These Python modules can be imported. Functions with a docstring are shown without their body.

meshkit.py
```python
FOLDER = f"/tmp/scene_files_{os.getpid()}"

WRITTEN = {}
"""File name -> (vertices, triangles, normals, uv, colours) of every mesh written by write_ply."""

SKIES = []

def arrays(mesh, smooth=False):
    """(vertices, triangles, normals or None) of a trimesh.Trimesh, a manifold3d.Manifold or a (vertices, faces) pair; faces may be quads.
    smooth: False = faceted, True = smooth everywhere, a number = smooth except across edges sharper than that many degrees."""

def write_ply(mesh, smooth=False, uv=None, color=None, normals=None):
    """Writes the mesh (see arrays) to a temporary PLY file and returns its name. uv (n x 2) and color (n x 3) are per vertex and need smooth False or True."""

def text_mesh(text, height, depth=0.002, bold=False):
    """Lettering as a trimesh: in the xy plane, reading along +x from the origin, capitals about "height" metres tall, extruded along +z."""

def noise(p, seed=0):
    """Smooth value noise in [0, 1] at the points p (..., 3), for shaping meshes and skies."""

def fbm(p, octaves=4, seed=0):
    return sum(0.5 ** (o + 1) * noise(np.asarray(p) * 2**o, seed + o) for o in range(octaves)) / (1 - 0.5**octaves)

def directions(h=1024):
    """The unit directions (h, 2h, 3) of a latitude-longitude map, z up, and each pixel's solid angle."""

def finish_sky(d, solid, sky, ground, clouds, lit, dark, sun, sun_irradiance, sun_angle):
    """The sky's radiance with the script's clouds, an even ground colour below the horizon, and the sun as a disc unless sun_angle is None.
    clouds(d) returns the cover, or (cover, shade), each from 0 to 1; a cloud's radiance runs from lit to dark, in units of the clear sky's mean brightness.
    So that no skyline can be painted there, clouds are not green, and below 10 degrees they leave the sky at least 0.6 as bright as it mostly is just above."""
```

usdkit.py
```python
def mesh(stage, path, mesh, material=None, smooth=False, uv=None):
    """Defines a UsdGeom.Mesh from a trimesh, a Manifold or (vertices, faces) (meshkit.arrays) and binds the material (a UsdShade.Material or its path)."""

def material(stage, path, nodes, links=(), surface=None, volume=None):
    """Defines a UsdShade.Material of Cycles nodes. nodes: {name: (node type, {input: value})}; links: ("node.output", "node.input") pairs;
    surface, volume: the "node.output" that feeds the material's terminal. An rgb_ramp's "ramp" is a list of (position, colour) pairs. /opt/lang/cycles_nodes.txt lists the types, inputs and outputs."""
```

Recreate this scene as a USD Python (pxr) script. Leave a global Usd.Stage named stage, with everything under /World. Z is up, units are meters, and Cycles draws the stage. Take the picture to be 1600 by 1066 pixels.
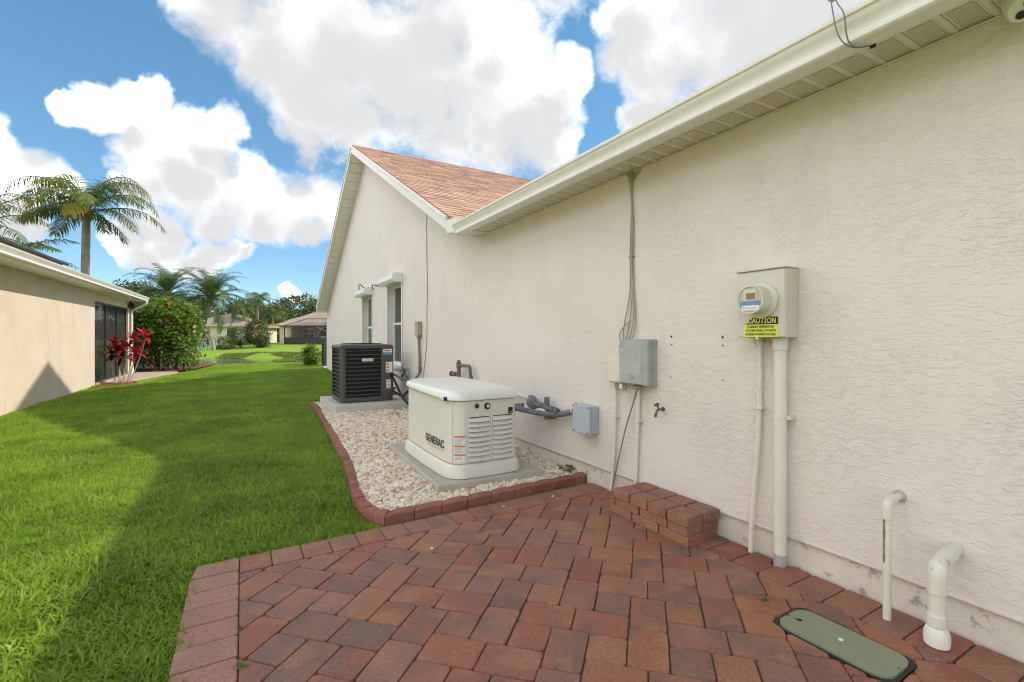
import math, random
import numpy as np, trimesh
from shapely.geometry import Polygon, LineString, box as sbox, Point
from shapely import affinity
import usdkit, meshkit
from pxr import Usd, UsdGeom, UsdLux, UsdShade, Gf, Sdf, Vt

stage = Usd.Stage.CreateInMemory()
UsdGeom.SetStageUpAxis(stage, UsdGeom.Tokens.z)
UsdGeom.SetStageMetersPerUnit(stage, 1.0)
UsdGeom.Xform.Define(stage, '/World')
UsdGeom.Scope.Define(stage, '/World/Looks')
rng = np.random.default_rng(7)
random.seed(7)
PI = math.pi

# ------------------------------------------------------------------ camera, exposure
EXPOSURE = 1.18
PSI = math.radians(29.636)                       # the camera is turned this far from the line of the house wall
cs, sn = math.cos(PSI), math.sin(PSI)
EYE = 1.2
cam = UsdGeom.Camera.Define(stage, '/World/camera')
cam.CreateHorizontalApertureAttr(36.0)
cam.CreateFocalLengthAttr(740.0 / 1600 * 36)
cam.CreateVerticalApertureOffsetAttr(-6.0 / 1600 * 36)
cam.CreateClippingRangeAttr(Gf.Vec2f(0.05, 5000))
cam.CreateExposureAttr(EXPOSURE)
cam.AddTransformOp().Set(Gf.Matrix4d(cs, -sn, 0, 0, 0, 0, 1, 0, -sn, -cs, 0, 0, 0, 0, EYE, 1))

# ------------------------------------------------------------------ sun
SUN = np.array([0.735, -0.14, 0.664]); SUN /= np.linalg.norm(SUN)
SUN_EL, SUN_AZ = math.asin(SUN[2]), math.atan2(SUN[0], SUN[1])
SUN_POWER, SKY_POWER = 0.50, 0.145
sun = UsdLux.DistantLight.Define(stage, '/World/sun')
sun.CreateIntensityAttr(SUN_POWER); sun.CreateAngleAttr(0.9); sun.CreateNormalizeAttr(True)
sun.CreateColorAttr(Gf.Vec3f(1.0, 0.93, 0.82))
_z = SUN; _x = np.cross([0, 0, 1], _z); _x /= np.linalg.norm(_x); _y = np.cross(_z, _x)
sun.AddTransformOp().Set(Gf.Matrix4d(*_x, 0, *_y, 0, *_z, 0, 0, 0, 0, 1))

# ------------------------------------------------------------------ sky with cumulus clouds
CLOUD_LIT, CLOUD_MID, CLOUD_GREY, CLOUD_DARK = 9.5, 6.8, 4.0, 2.45                  # radiance before SKY_POWER

def sky_material():
    n, L = {}, []
    n['tc'] = ('texture_coordinate', {})
    n['sky'] = ('sky_texture', dict(sky_type='single_scattering', sun_disc=False, sun_elevation=SUN_EL, sun_rotation=SUN_AZ, air_density=0.75, aerosol_density=0.15, ozone_density=1.0, altitude=2500.0))
    n['gm'] = ('gamma', dict(gamma=0.6)); L.append(('sky.color', 'gm.color'))
    n['hs'] = ('hsv', dict(hue=0.488, saturation=1.5, value=1.16)); L.append(('gm.color', 'hs.color'))
    n['dir'] = ('vector_math', dict(math_type='normalize')); L.append(('tc.generated', 'dir.vector1'))
    # edges are billowed by warping the direction with noise
    n['wn'] = ('noise_texture', dict(scale=5.0, detail=5.0, roughness=0.62)); L.append(('dir.vector', 'wn.vector'))
    n['wc'] = ('vector_math', dict(math_type='subtract', vector2=(0.5, 0.5, 0.5))); L.append(('wn.color', 'wc.vector1'))
    n['ws'] = ('vector_math', dict(math_type='scale', scale=0.13)); L.append(('wc.vector', 'ws.vector1'))
    n['wd'] = ('vector_math', dict(math_type='add')); L += [('dir.vector', 'wd.vector1'), ('ws.vector', 'wd.vector2')]
    n['dw'] = ('vector_math', dict(math_type='normalize')); L.append(('wd.vector', 'dw.vector1'))
    blobs = []
    def blob(u, v, r):
        a, b = (u - 800) / 740, (527 - v) / 740
        d = np.array([cs * a + sn, -sn * a + cs, b]); k = np.linalg.norm(d)
        blobs.append((d / k, r / 740 / k))
    for u, v, r in [(350, 20, 80), (450, 60, 98), (540, 90, 122), (640, 110, 135), (740, 130, 125), (820, 185, 85), (880, 125, 42), (500, 175, 62), (560, 200, 55), (478, 215, 34), (680, 195, 75), (770, 215, 62), (855, 215, 50), (700, 20, 85), (785, 45, 55), (400, -120, 150), (620, -140, 160), (860, -120, 120),
                    (1010, 40, 85), (1090, 70, 110), (1200, 60, 150), (1030, 130, 55), (965, 40, 42), (1010, 190, 40), (1330, -60, 170), (1500, -120, 200), (1150, -100, 150),
                    (95, 165, 30), (140, 155, 40), (190, 150, 38), (230, 140, 32), (212, 180, 32),
                    (250, 235, 56), (310, 220, 54), (362, 190, 32), (300, 280, 78), (370, 300, 74), (440, 318, 66), (500, 320, 54), (340, 348, 32), (420, 358, 32), (490, 360, 28), (232, 290, 38),
                    (190, 385, 34), (230, 400, 30), (255, 395, 27), (330, 402, 30), (365, 398, 26), (298, 408, 22), (392, 402, 15), (240, 355, 38), (268, 368, 30),
                    (20, 290, 48), (70, 275, 40), (102, 290, 30), (30, 350, 38), (458, 461, 15), (-60, 250, 70), (-150, 300, 90), (-200, 120, 90)]:
        blob(u, v, r)
    def field(src, tag):
        """How deep inside the nearest cloud lobe a direction lies (below 0: outside)."""
        last = None
        for i, (d, r) in enumerate(blobs):
            n[f'd{tag}{i}'] = ('vector_math', dict(math_type='dot_product', vector2=tuple(d))); L.append((src, f'd{tag}{i}.vector1'))
            k = 1 / (1 - math.cos(r * 0.98))
            n[f'm{tag}{i}'] = ('math', dict(math_type='multiply_add', value2=k, value3=1 - k)); L.append((f'd{tag}{i}.value', f'm{tag}{i}.value1'))
            if last is None:
                last = f'm{tag}{i}.value'
            else:
                n[f'x{tag}{i}'] = ('math', dict(math_type='smoothmax', value3=0.22)); L.extend([(last, f'x{tag}{i}.value1'), (f'm{tag}{i}.value', f'x{tag}{i}.value2')])
                last = f'x{tag}{i}.value'
        return last
    last = field('dw.vector', 'a')
    n['hi'] = ('vector_math', dict(math_type='add', vector2=(0.02, 0.0, 0.075))); L.append(('dw.vector', 'hi.vector1'))
    n['hn'] = ('vector_math', dict(math_type='normalize')); L.append(('hi.vector', 'hn.vector1'))
    above = field('hn.vector', 'b')
    # away from the view the same broken cloud cover goes on, laid out by noise
    n['fw'] = ('vector_math', dict(math_type='dot_product', vector2=(sn, cs, 0.0))); L.append(('dw.vector', 'fw.vector1'))
    n['mk'] = ('map_range', dict(range_type='smoothstep', from_min=0.46, from_max=0.58, to_min=0.0, to_max=-6.0, clamp=True)); L.append(('fw.value', 'mk.value'))
    n['on'] = ('noise_texture', dict(scale=2.1, detail=1.5)); L.append(('dw.vector', 'on.vector'))
    n['om'] = ('math', dict(math_type='multiply_add', value2=9.0, value3=-3.9)); L.append(('on.fac', 'om.value1'))
    n['oc'] = ('math', dict(math_type='minimum', value2=0.9)); L.append(('om.value', 'oc.value1'))
    n['oo'] = ('math', dict(math_type='add')); L += [('oc.value', 'oo.value1'), ('mk.result', 'oo.value2')]
    n['ou'] = ('math', dict(math_type='maximum')); L += [(last, 'ou.value1'), ('oo.value', 'ou.value2')]
    n['bc'] = ('math', dict(math_type='maximum', value2=-1.0)); L.append(('ou.value', 'bc.value1'))
    # finer billows
    n['fb'] = ('noise_texture', dict(scale=10.0, detail=9.0, roughness=0.62, distortion=0.35)); L.append(('dir.vector', 'fb.vector'))
    n['fs'] = ('math', dict(math_type='multiply_add', value2=2.3, value3=-1.20)); L.append(('fb.fac', 'fs.value1'))
    n['den'] = ('math', dict(math_type='add')); L += [('bc.value', 'den.value1'), ('fs.value', 'den.value2')]
    n['cov'] = ('map_range', dict(range_type='smoothstep', from_min=-0.42, from_max=0.70, clamp=True)); L.append(('den.value', 'cov.value'))
    # shading: thick middles and undersides are greyer, crowns and thin edges white
    n['up'] = ('vector_math', dict(math_type='add', vector2=(0.0, 0.0, 0.035))); L.append(('dir.vector', 'up.vector1'))
    n['f2'] = ('noise_texture', dict(scale=6.5, detail=6.0, roughness=0.6, distortion=0.4)); L.append(('up.vector', 'f2.vector'))
    n['f3'] = ('noise_texture', dict(scale=2.6, detail=2.0)); L.append(('dir.vector', 'f3.vector'))
    n['ab'] = ('math', dict(math_type='maximum', value2=-1.2)); L.append((above, 'ab.value1'))
    n['th'] = ('math', dict(math_type='multiply_add', value2=0.55)); L += [('ab.value', 'th.value1'), ('f2.fac', 'th.value3')]
    n['oz'] = ('math', dict(math_type='maximum')); L += [('th.value', 'oz.value1'), ('oo.value', 'oz.value2')]
    n['tg'] = ('math', dict(math_type='multiply_add', value2=0.35)); L += [('bc.value', 'tg.value1'), ('oz.value', 'tg.value3')]
    n['sh'] = ('map_range', dict(range_type='smoothstep', from_min=0.15, from_max=1.30, clamp=True)); L.append(('tg.value', 'sh.value'))
    cl = lambda k, c: tuple(k / CLOUD_LIT * x for x in c)
    n['cc'] = ('rgb_ramp', dict(ramp=[(0, cl(CLOUD_LIT, (1.02, 1.0, 0.955))), (0.36, cl(CLOUD_MID, (1, 1, 0.985))), (0.66, cl(CLOUD_GREY, (1, 1, 1))), (1, cl(CLOUD_DARK, (0.98, 0.99, 1.0)))])); L.append(('sh.result', 'cc.fac'))
    n['cs'] = ('vector_math', dict(math_type='scale', scale=CLOUD_LIT)); L.append(('cc.color', 'cs.vector1'))
    n['mx'] = ('mix_color', dict(use_clamp=False)); L += [('cov.result', 'mx.fac'), ('hs.color', 'mx.a'), ('cs.vector', 'mx.b')]
    n['bg'] = ('background_shader', dict(strength=SKY_POWER)); L.append(('mx.result', 'bg.color'))
    return usdkit.material(stage, '/World/Looks/sky_look', n, L, surface='bg.background')

dome = UsdLux.DomeLight.Define(stage, '/World/sky')
dome.CreateIntensityAttr(1.0)
UsdShade.MaterialBindingAPI.Apply(dome.GetPrim()).Bind(sky_material())
dome.GetPrim().SetCustomDataByKey('kind', 'structure')

# ------------------------------------------------------------------ helpers
used = {}
def numbered(parent, name):
    k = used.get((parent, name), 0); used[(parent, name)] = k + 1
    return f'{parent}/{name}' + (f'_{k:03d}' if k else '')

def setd(path, **kw):
    p = stage.GetPrimAtPath(path)
    for k, v in kw.items():
        if v: p.SetCustomDataByKey(k, v)

class Thing:
    """A top-level Xform standing at loc; parts are given in world coordinates (or local ones with local=True)."""
    def __init__(self, name, label=None, cat=None, loc=(0, 0, 0), rz=0.0, group=None, kind=None):
        self.path = numbered('/World', name)
        self.loc, self.rz = np.array(loc, float), rz
        x = UsdGeom.Xform.Define(stage, self.path)
        x.AddTranslateOp().Set(Gf.Vec3d(*map(float, loc)))
        if rz: x.AddRotateZOp().Set(math.degrees(rz))
        setd(self.path, label=label, category=cat, group=group, kind=kind)
    def add(self, name, mesh, mat, smooth=30, local=False, under=None, label=None, kind=None, tint=None):
        return put(under or self.path, name, mesh, mat, smooth, None if local else (self.loc, self.rz), label, kind, tint)

def vf(mesh):
    if isinstance(mesh, list): mesh = join(mesh)
    if hasattr(mesh, 'vertices'): return np.array(mesh.vertices, float), np.array(mesh.faces)
    v, f = mesh; f = np.asarray(f)
    if f.shape[1] == 4: f = np.vstack([f[:, [0, 1, 2]], f[:, [0, 2, 3]]])
    return np.asarray(v, float), f

def soft_normals(m, n):
    m.CreateNormalsAttr(Vt.Vec3fArray.FromNumpy(np.asarray(n, np.float32))); m.SetNormalsInterpolation('vertex')

def face_along(V, F, N):
    """Turns each triangle so that its front looks the way its vertex normals do."""
    g = np.cross(V[F[:, 1]] - V[F[:, 0]], V[F[:, 2]] - V[F[:, 0]]); bad = (g * N[F[:, 0]]).sum(1) < 0
    F = F.copy(); F[bad] = F[bad][:, ::-1]; return F

def put(parent, name, mesh, mat, smooth=30, frame=None, label=None, kind=None, tint=None):
    nrm = None
    if isinstance(mesh, tuple) and len(mesh) == 3: nrm = mesh[2]; mesh = mesh[:2]
    path = numbered(parent, name)
    v, f = vf(mesh)
    if frame is not None:
        loc, rz = frame
        v = v - loc
        if rz:
            c, s = math.cos(-rz), math.sin(-rz)
            v = np.column_stack([v[:, 0] * c - v[:, 1] * s, v[:, 0] * s + v[:, 1] * c, v[:, 2]])
    m = usdkit.mesh(stage, path, (v, f), M[mat], smooth or False)
    if nrm is not None: soft_normals(m, nrm)
    if tint is not None:
        UsdGeom.PrimvarsAPI(m).CreatePrimvar('tint', Sdf.ValueTypeNames.FloatArray, UsdGeom.Tokens.constant).Set(Vt.FloatArray([float(tint)]))
    setd(path, label=label, kind=kind)
    return path

def top(name, mesh, mat, label=None, cat=None, group=None, kind=None, smooth=30, tint=None):
    p = put('/World', name, mesh, mat, smooth, None, label, kind, tint)
    setd(p, category=cat, group=group)
    return p

def join(ms):
    V, F, n = [], [], 0
    for m in ms:
        v, f = vf(m); V.append(v); F.append(f + n); n += len(v)
    return np.vstack(V), np.vstack(F)

def hull(pts):
    h = trimesh.convex.convex_hull(np.asarray(pts, float))
    return np.array(h.vertices), np.array(h.faces)

def bx(x0, x1, y0, y1, z0, z1, b=0.0):
    """A box, its edges chamfered by b."""
    lo, hi = np.array([x0, y0, z0], float), np.array([x1, y1, z1], float)
    if not b:
        m = trimesh.creation.box(hi - lo); m.apply_translation((lo + hi) / 2)
        return np.array(m.vertices), np.array(m.faces)
    b = min(b, (hi - lo).min() * 0.45)
    pts = []
    for i in np.ndindex(2, 2, 2):
        c = np.where(i, hi, lo); s = np.where(i, -1, 1) * b
        for k in range(3):
            q = c + s; q[k] = c[k]; pts.append(q)
    return hull(pts)

def tube(pts, r, n=8, cap=True):
    p = np.asarray(pts, float); k = len(p)
    r = np.broadcast_to(np.asarray(r, float), (k,))
    t = np.gradient(p, axis=0); t /= np.linalg.norm(t, axis=1, keepdims=True) + 1e-12
    a = np.cross(t[0], [0, 0, 1.0] if abs(t[0][2]) < 0.9 else [1.0, 0, 0]); a /= np.linalg.norm(a)
    V = []
    for i in range(k):
        a = a - t[i] * (a @ t[i]); a /= np.linalg.norm(a) + 1e-12
        b = np.cross(t[i], a); w = np.arange(n) * 2 * PI / n
        V.append(p[i] + r[i] * (np.cos(w)[:, None] * a + np.sin(w)[:, None] * b))
    V = np.vstack(V)
    i, j = np.meshgrid(np.arange(k - 1), np.arange(n), indexing='ij')
    q = np.stack([i * n + j, i * n + (j + 1) % n, (i + 1) * n + (j + 1) % n, (i + 1) * n + j], -1).reshape(-1, 4)
    F = np.vstack([q[:, [0, 1, 2]], q[:, [0, 2, 3]]])
    if cap:
        V = np.vstack([V, p[0], p[-1]]); w = np.arange(n)
        F = np.vstack([F, np.column_stack([np.full(n, len(V) - 2), (w + 1) % n, w]), np.column_stack([np.full(n, len(V) - 1), (k - 1) * n + w, (k - 1) * n + (w + 1) % n])])
    return V, F

def curve(pts, n=24):
    """A smooth curve through the points."""
    from scipy.interpolate import CubicSpline
    p = np.asarray(pts, float); s = np.concatenate([[0], np.cumsum(np.linalg.norm(np.diff(p, axis=0), axis=1))])
    return CubicSpline(s, p)(np.linspace(0, s[-1], n))

def bend(pts, r, n=6):
    """A polyline with its corners rounded by radius r."""
    p = [np.asarray(x, float) for x in pts]; out = [p[0]]
    for a, b, c in zip(p, p[1:], p[2:]):
        u, w = (a - b) / np.linalg.norm(a - b), (c - b) / np.linalg.norm(c - b)
        d = min(r, np.linalg.norm(a - b) * .49, np.linalg.norm(c - b) * .49)
        for t in np.linspace(0, 1, n): out.append((1 - t) ** 2 * (b + u * d) + 2 * t * (1 - t) * b + t * t * (b + w * d))
    return np.array(out + [p[-1]])

def lathe(prof, n=24, axis='z', at=(0, 0, 0)):
    """prof: (radius, height) from bottom to top; the solid is closed at both ends."""
    prof = np.asarray(prof, float); k = len(prof); w = np.arange(n) * 2 * PI / n
    V = np.concatenate([np.column_stack([r * np.cos(w), r * np.sin(w), np.full(n, h)]) for r, h in prof])
    i, j = np.meshgrid(np.arange(k - 1), np.arange(n), indexing='ij')
    q = np.stack([i * n + j, i * n + (j + 1) % n, (i + 1) * n + (j + 1) % n, (i + 1) * n + j], -1).reshape(-1, 4)
    F = np.vstack([q[:, [0, 1, 2]], q[:, [0, 2, 3]]])
    V = np.vstack([V, [0, 0, prof[0, 1]], [0, 0, prof[-1, 1]]]); j = np.arange(n)
    F = np.vstack([F, np.column_stack([np.full(n, k * n), (j + 1) % n, j]), np.column_stack([np.full(n, k * n + 1), (k - 1) * n + j, (k - 1) * n + (j + 1) % n])])
    if axis == '-x': V = np.column_stack([-V[:, 2], V[:, 1], V[:, 0]])           # height runs towards -x
    elif axis == 'y': V = np.column_stack([V[:, 1], V[:, 2], V[:, 0]])
    return V + np.asarray(at, float), F

def loft(rings, cap=True):
    """Closed rings of equal length, counter-clockwise seen from the end of the stack."""
    V = np.vstack(rings); k, n = len(rings), len(rings[0])
    i, j = np.meshgrid(np.arange(k - 1), np.arange(n), indexing='ij')
    q = np.stack([i * n + j, i * n + (j + 1) % n, (i + 1) * n + (j + 1) % n, (i + 1) * n + j], -1).reshape(-1, 4)
    F = np.vstack([q[:, [0, 1, 2]], q[:, [0, 2, 3]]])
    if cap:
        V = np.vstack([V, rings[0].mean(0), rings[-1].mean(0)]); j = np.arange(n)
        F = np.vstack([F, np.column_stack([np.full(n, k * n), (j + 1) % n, j]), np.column_stack([np.full(n, k * n + 1), (k - 1) * n + j, (k - 1) * n + (j + 1) % n])])
    return V, F

def extr(poly, h0, h1, to='z'):
    """Extrudes a shapely polygon. to='z': (x, y) -> height; to='x': polygon in (y, z) from x=h0 to h1; to='y': polygon in (x, z) from y=h0 to h1."""
    out = []
    for g in getattr(poly, 'geoms', [poly]):
        m = trimesh.creation.extrude_polygon(g, h1 - h0, engine='earcut'); v, f = np.array(m.vertices), np.array(m.faces)
        if to == 'z': v = v + [0, 0, h0]
        elif to == 'x': v = np.column_stack([v[:, 2] + h0, v[:, 0], v[:, 1]])
        else: v = np.column_stack([v[:, 0], v[:, 2] + h0, v[:, 1]]); f = f[:, ::-1]
        out.append((v, f))
    return join(out)

def grid(X, Y, Zf):
    x, y = np.meshgrid(X, Y, indexing='ij'); z = Zf(x, y)
    V = np.stack([x, y, z], -1).reshape(-1, 3); a, b = x.shape
    i, j = np.meshgrid(np.arange(a - 1), np.arange(b - 1), indexing='ij'); k = i * b + j
    return V, np.stack([k, k + b, k + b + 1, k + 1], -1).reshape(-1, 4)

def rot(v, ax, ang):
    c, s = math.cos(ang), math.sin(ang); v = np.asarray(v, float); x, y, z = v.T
    if ax == 'z': return np.column_stack([c * x - s * y, s * x + c * y, z])
    if ax == 'x': return np.column_stack([x, c * y - s * z, s * y + c * z])
    return np.column_stack([c * x + s * z, y, -s * x + c * z])

def noise3(v, scale, seed=0): return meshkit.fbm(np.asarray(v) * scale, 3, seed) - 0.5

# ------------------------------------------------------------------ materials
M = {}
def lin(c):
    """An sRGB triple 0-255 as linear values."""
    c = np.asarray(c, float) / 255
    return tuple(np.where(c <= .04045, c / 12.92, ((c + .055) / 1.055) ** 2.4))

def mat(name, c1, c2=None, scale=4.0, rough=0.6, bump=None, metal=0.0, spec=0.5, coat=0.0, detail=4.0, stretch=(1, 1, 1), fine=None, tintmix=None, spots=None, obj=False, band=(0.3, 0.7)):
    """Principled material: colour from c1 to c2 by noise; bump = [(scale, distance, stretch)...]; tintmix = (colour a, colour b) chosen by the mesh's own tint; spots = (colour, scale, threshold)."""
    n, L = {'p': ('principled_bsdf', dict(base_color=tuple(c1), roughness=rough, metallic=metal, specular_ior_level=spec, coat_weight=coat))}, []
    n['g'] = ('texture_coordinate', {}) if obj else ('geometry', {})
    src = 'g.object' if obj else 'g.position'
    col = None
    if c2 is not None:
        n['mp'] = ('mapping', dict(scale=tuple(stretch))); L.append((src, 'mp.vector'))
        n['nz'] = ('noise_texture', dict(scale=scale, detail=detail, roughness=0.6)); L.append(('mp.vector', 'nz.vector'))
        n['rp'] = ('rgb_ramp', dict(ramp=[(band[0], c1), (band[1], c2)])); L.append(('nz.fac', 'rp.fac'))
        col = 'rp.color'
    if spots:
        n['sn'] = ('noise_texture', dict(scale=spots[1], detail=5.0, roughness=0.65)); L.append((src, 'sn.vector'))
        n['sm'] = ('map_range', dict(range_type='smoothstep', from_min=spots[2], from_max=spots[2] + 0.12, to_max=spots[3] if len(spots) > 3 else 1.0, clamp=True)); L.append(('sn.fac', 'sm.value'))
        n['sx'] = ('mix_color', dict(a=tuple(c1), b=tuple(spots[0]))); L.append(('sm.result', 'sx.fac'))
        if col: L.append((col, 'sx.a'))
        col = 'sx.result'
    if fine:
        n['fn'] = ('noise_texture', dict(scale=fine[0], detail=2.0)); L.append((src, 'fn.vector'))
        n['fr'] = ('map_range', dict(from_min=0.25, from_max=0.75, to_min=1 - fine[1], to_max=1 + fine[1])); L.append(('fn.fac', 'fr.value'))
        n['fc'] = ('combine_color', {}); L += [('fr.result', 'fc.r'), ('fr.result', 'fc.g'), ('fr.result', 'fc.b')]
        n['fm'] = ('mix_color', dict(blend_type='multiply', fac=1.0, a=tuple(c1), use_clamp=False)); L.append(('fc.color', 'fm.b'))
        if col: L.append((col, 'fm.a'))
        col = 'fm.result'
    if tintmix:
        n['at'] = ('attribute', dict(attribute='tint'))
        n['tr'] = ('rgb_ramp', dict(ramp=tintmix)); L.append(('at.fac', 'tr.fac'))
        n['tm'] = ('mix_color', dict(blend_type='multiply', fac=1.0, a=tuple(c1), use_clamp=False)); L.append(('tr.color', 'tm.b'))
        if col: L.append((col, 'tm.a'))
        col = 'tm.result'
    if col: L.append((col, 'p.base_color'))
    last = None
    for i, b in enumerate(bump or []):
        s, d, st = (*b, (1, 1, 1))[:3]
        n[f'bm{i}'] = ('mapping', dict(scale=tuple(st))); L.append((src, f'bm{i}.vector'))
        n[f'bn{i}'] = ('noise_texture', dict(scale=s, detail=3.0, roughness=0.55)); L.append((f'bm{i}.vector', f'bn{i}.vector'))
        n[f'bb{i}'] = ('bump', dict(strength=1.0, distance=d)); L.append((f'bn{i}.fac', f'bb{i}.height'))
        if last: L.append((last, f'bb{i}.normal'))
        last = f'bb{i}.normal'
    if last: L.append((last, 'p.normal'))
    M[name] = usdkit.material(stage, f'/World/Looks/{name}', n, L, surface='p.BSDF')

def stucco(name, base, warm, scale, dist, dirt=None):
    """Skip-trowel stucco: broad plateaus with torn edges over a fine grain."""
    n, L = {}, []
    n['g'] = ('geometry', {})
    n['m1'] = ('mapping', dict(scale=(1, 0.8, 1.7))); L.append(('g.position', 'm1.vector'))
    n['a'] = ('noise_texture', dict(scale=scale, detail=5.0, roughness=0.62, distortion=0.35)); L.append(('m1.vector', 'a.vector'))
    n['ar'] = ('map_range', dict(range_type='smoothstep', from_min=0.49, from_max=0.58, clamp=True)); L.append(('a.fac', 'ar.value'))
    n['b'] = ('noise_texture', dict(scale=scale * 2.8, detail=4.0, roughness=0.65, distortion=0.2)); L.append(('m1.vector', 'b.vector'))
    n['br'] = ('map_range', dict(range_type='smoothstep', from_min=0.46, from_max=0.62, clamp=True)); L.append(('b.fac', 'br.value'))
    n['h1'] = ('math', dict(math_type='multiply_add', value2=0.6)); L += [('br.result', 'h1.value1'), ('ar.result', 'h1.value3')]
    n['h'] = ('math', dict(math_type='multiply_add', value2=0.9)); L += [('a.fac', 'h.value1'), ('h1.value', 'h.value3')]
    n['k'] = ('noise_texture', dict(scale=1.9, detail=3.0)); L.append(('g.position', 'k.vector'))
    n['kr'] = ('map_range', dict(range_type='smoothstep', from_min=0.36, from_max=0.66, to_min=0.5, to_max=1.0, clamp=True)); L.append(('k.fac', 'kr.value'))
    n['hk'] = ('math', dict(math_type='multiply')); L += [('h.value', 'hk.value1'), ('kr.result', 'hk.value2')]
    n['bp'] = ('bump', dict(strength=0.6, distance=dist)); L.append(('hk.value', 'bp.height'))
    n['f'] = ('noise_texture', dict(scale=130.0, detail=3.0)); L.append(('g.position', 'f.vector'))
    n['bf'] = ('bump', dict(strength=0.7, distance=0.0022)); L += [('f.fac', 'bf.height'), ('bp.normal', 'bf.normal')]
    n['c'] = ('noise_texture', dict(scale=0.7, detail=5.0, roughness=0.6)); L.append(('g.position', 'c.vector'))
    n['cr'] = ('rgb_ramp', dict(ramp=[(0.3, base), (0.7, warm)])); L.append(('c.fac', 'cr.fac'))
    col = 'cr.color'
    if dirt:                                       # grey mildew runs, thickest under the roof
        n['m2'] = ('mapping', dict(scale=(1, 1.7, 0.55))); L.append(('g.position', 'm2.vector'))
        n['d'] = ('noise_texture', dict(scale=1.6, detail=6.0, roughness=0.65)); L.append(('m2.vector', 'd.vector'))
        n['dr'] = ('map_range', dict(range_type='smoothstep', from_min=0.48, from_max=0.78, to_max=dirt[1], clamp=True)); L.append(('d.fac', 'dr.value'))
        n['dm'] = ('mix_color', dict(b=tuple(dirt[0]))); L += [('dr.result', 'dm.fac'), (col, 'dm.a')]
        col = 'dm.result'
    n['p'] = ('principled_bsdf', dict(roughness=0.85, specular_ior_level=0.25)); L += [(col, 'p.base_color'), ('bf.normal', 'p.normal')]
    M[name] = usdkit.material(stage, f'/World/Looks/{name}', n, L, surface='p.BSDF')

def leafmat(name, stops, trans=0.35, rough=0.45, by='random', scale=3.0, spec=0.4):
    """Leaves: colour from a ramp by instance, island or place; some light passes through."""
    n, L = {}, []
    if by == 'random': n['o'] = ('object_info', {}); src = 'o.random'
    elif by == 'island': n['o'] = ('geometry', {}); src = 'o.random_per_island'
    else:
        n['g'] = ('geometry', {}); n['o'] = ('noise_texture', dict(scale=scale, detail=3.0)); L.append(('g.position', 'o.vector')); src = 'o.fac'
    n['r'] = ('rgb_ramp', dict(ramp=stops)); L.append((src, 'r.fac'))
    n['p'] = ('principled_bsdf', dict(roughness=rough, specular_ior_level=spec)); L.append(('r.color', 'p.base_color'))
    n['t'] = ('translucent_bsdf', {}); L.append(('r.color', 't.color'))
    n['m'] = ('mix_closure', dict(fac=trans)); L += [('p.BSDF', 'm.closure1'), ('t.BSDF', 'm.closure2')]
    M[name] = usdkit.material(stage, f'/World/Looks/{name}', n, L, surface='m.closure')

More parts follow.
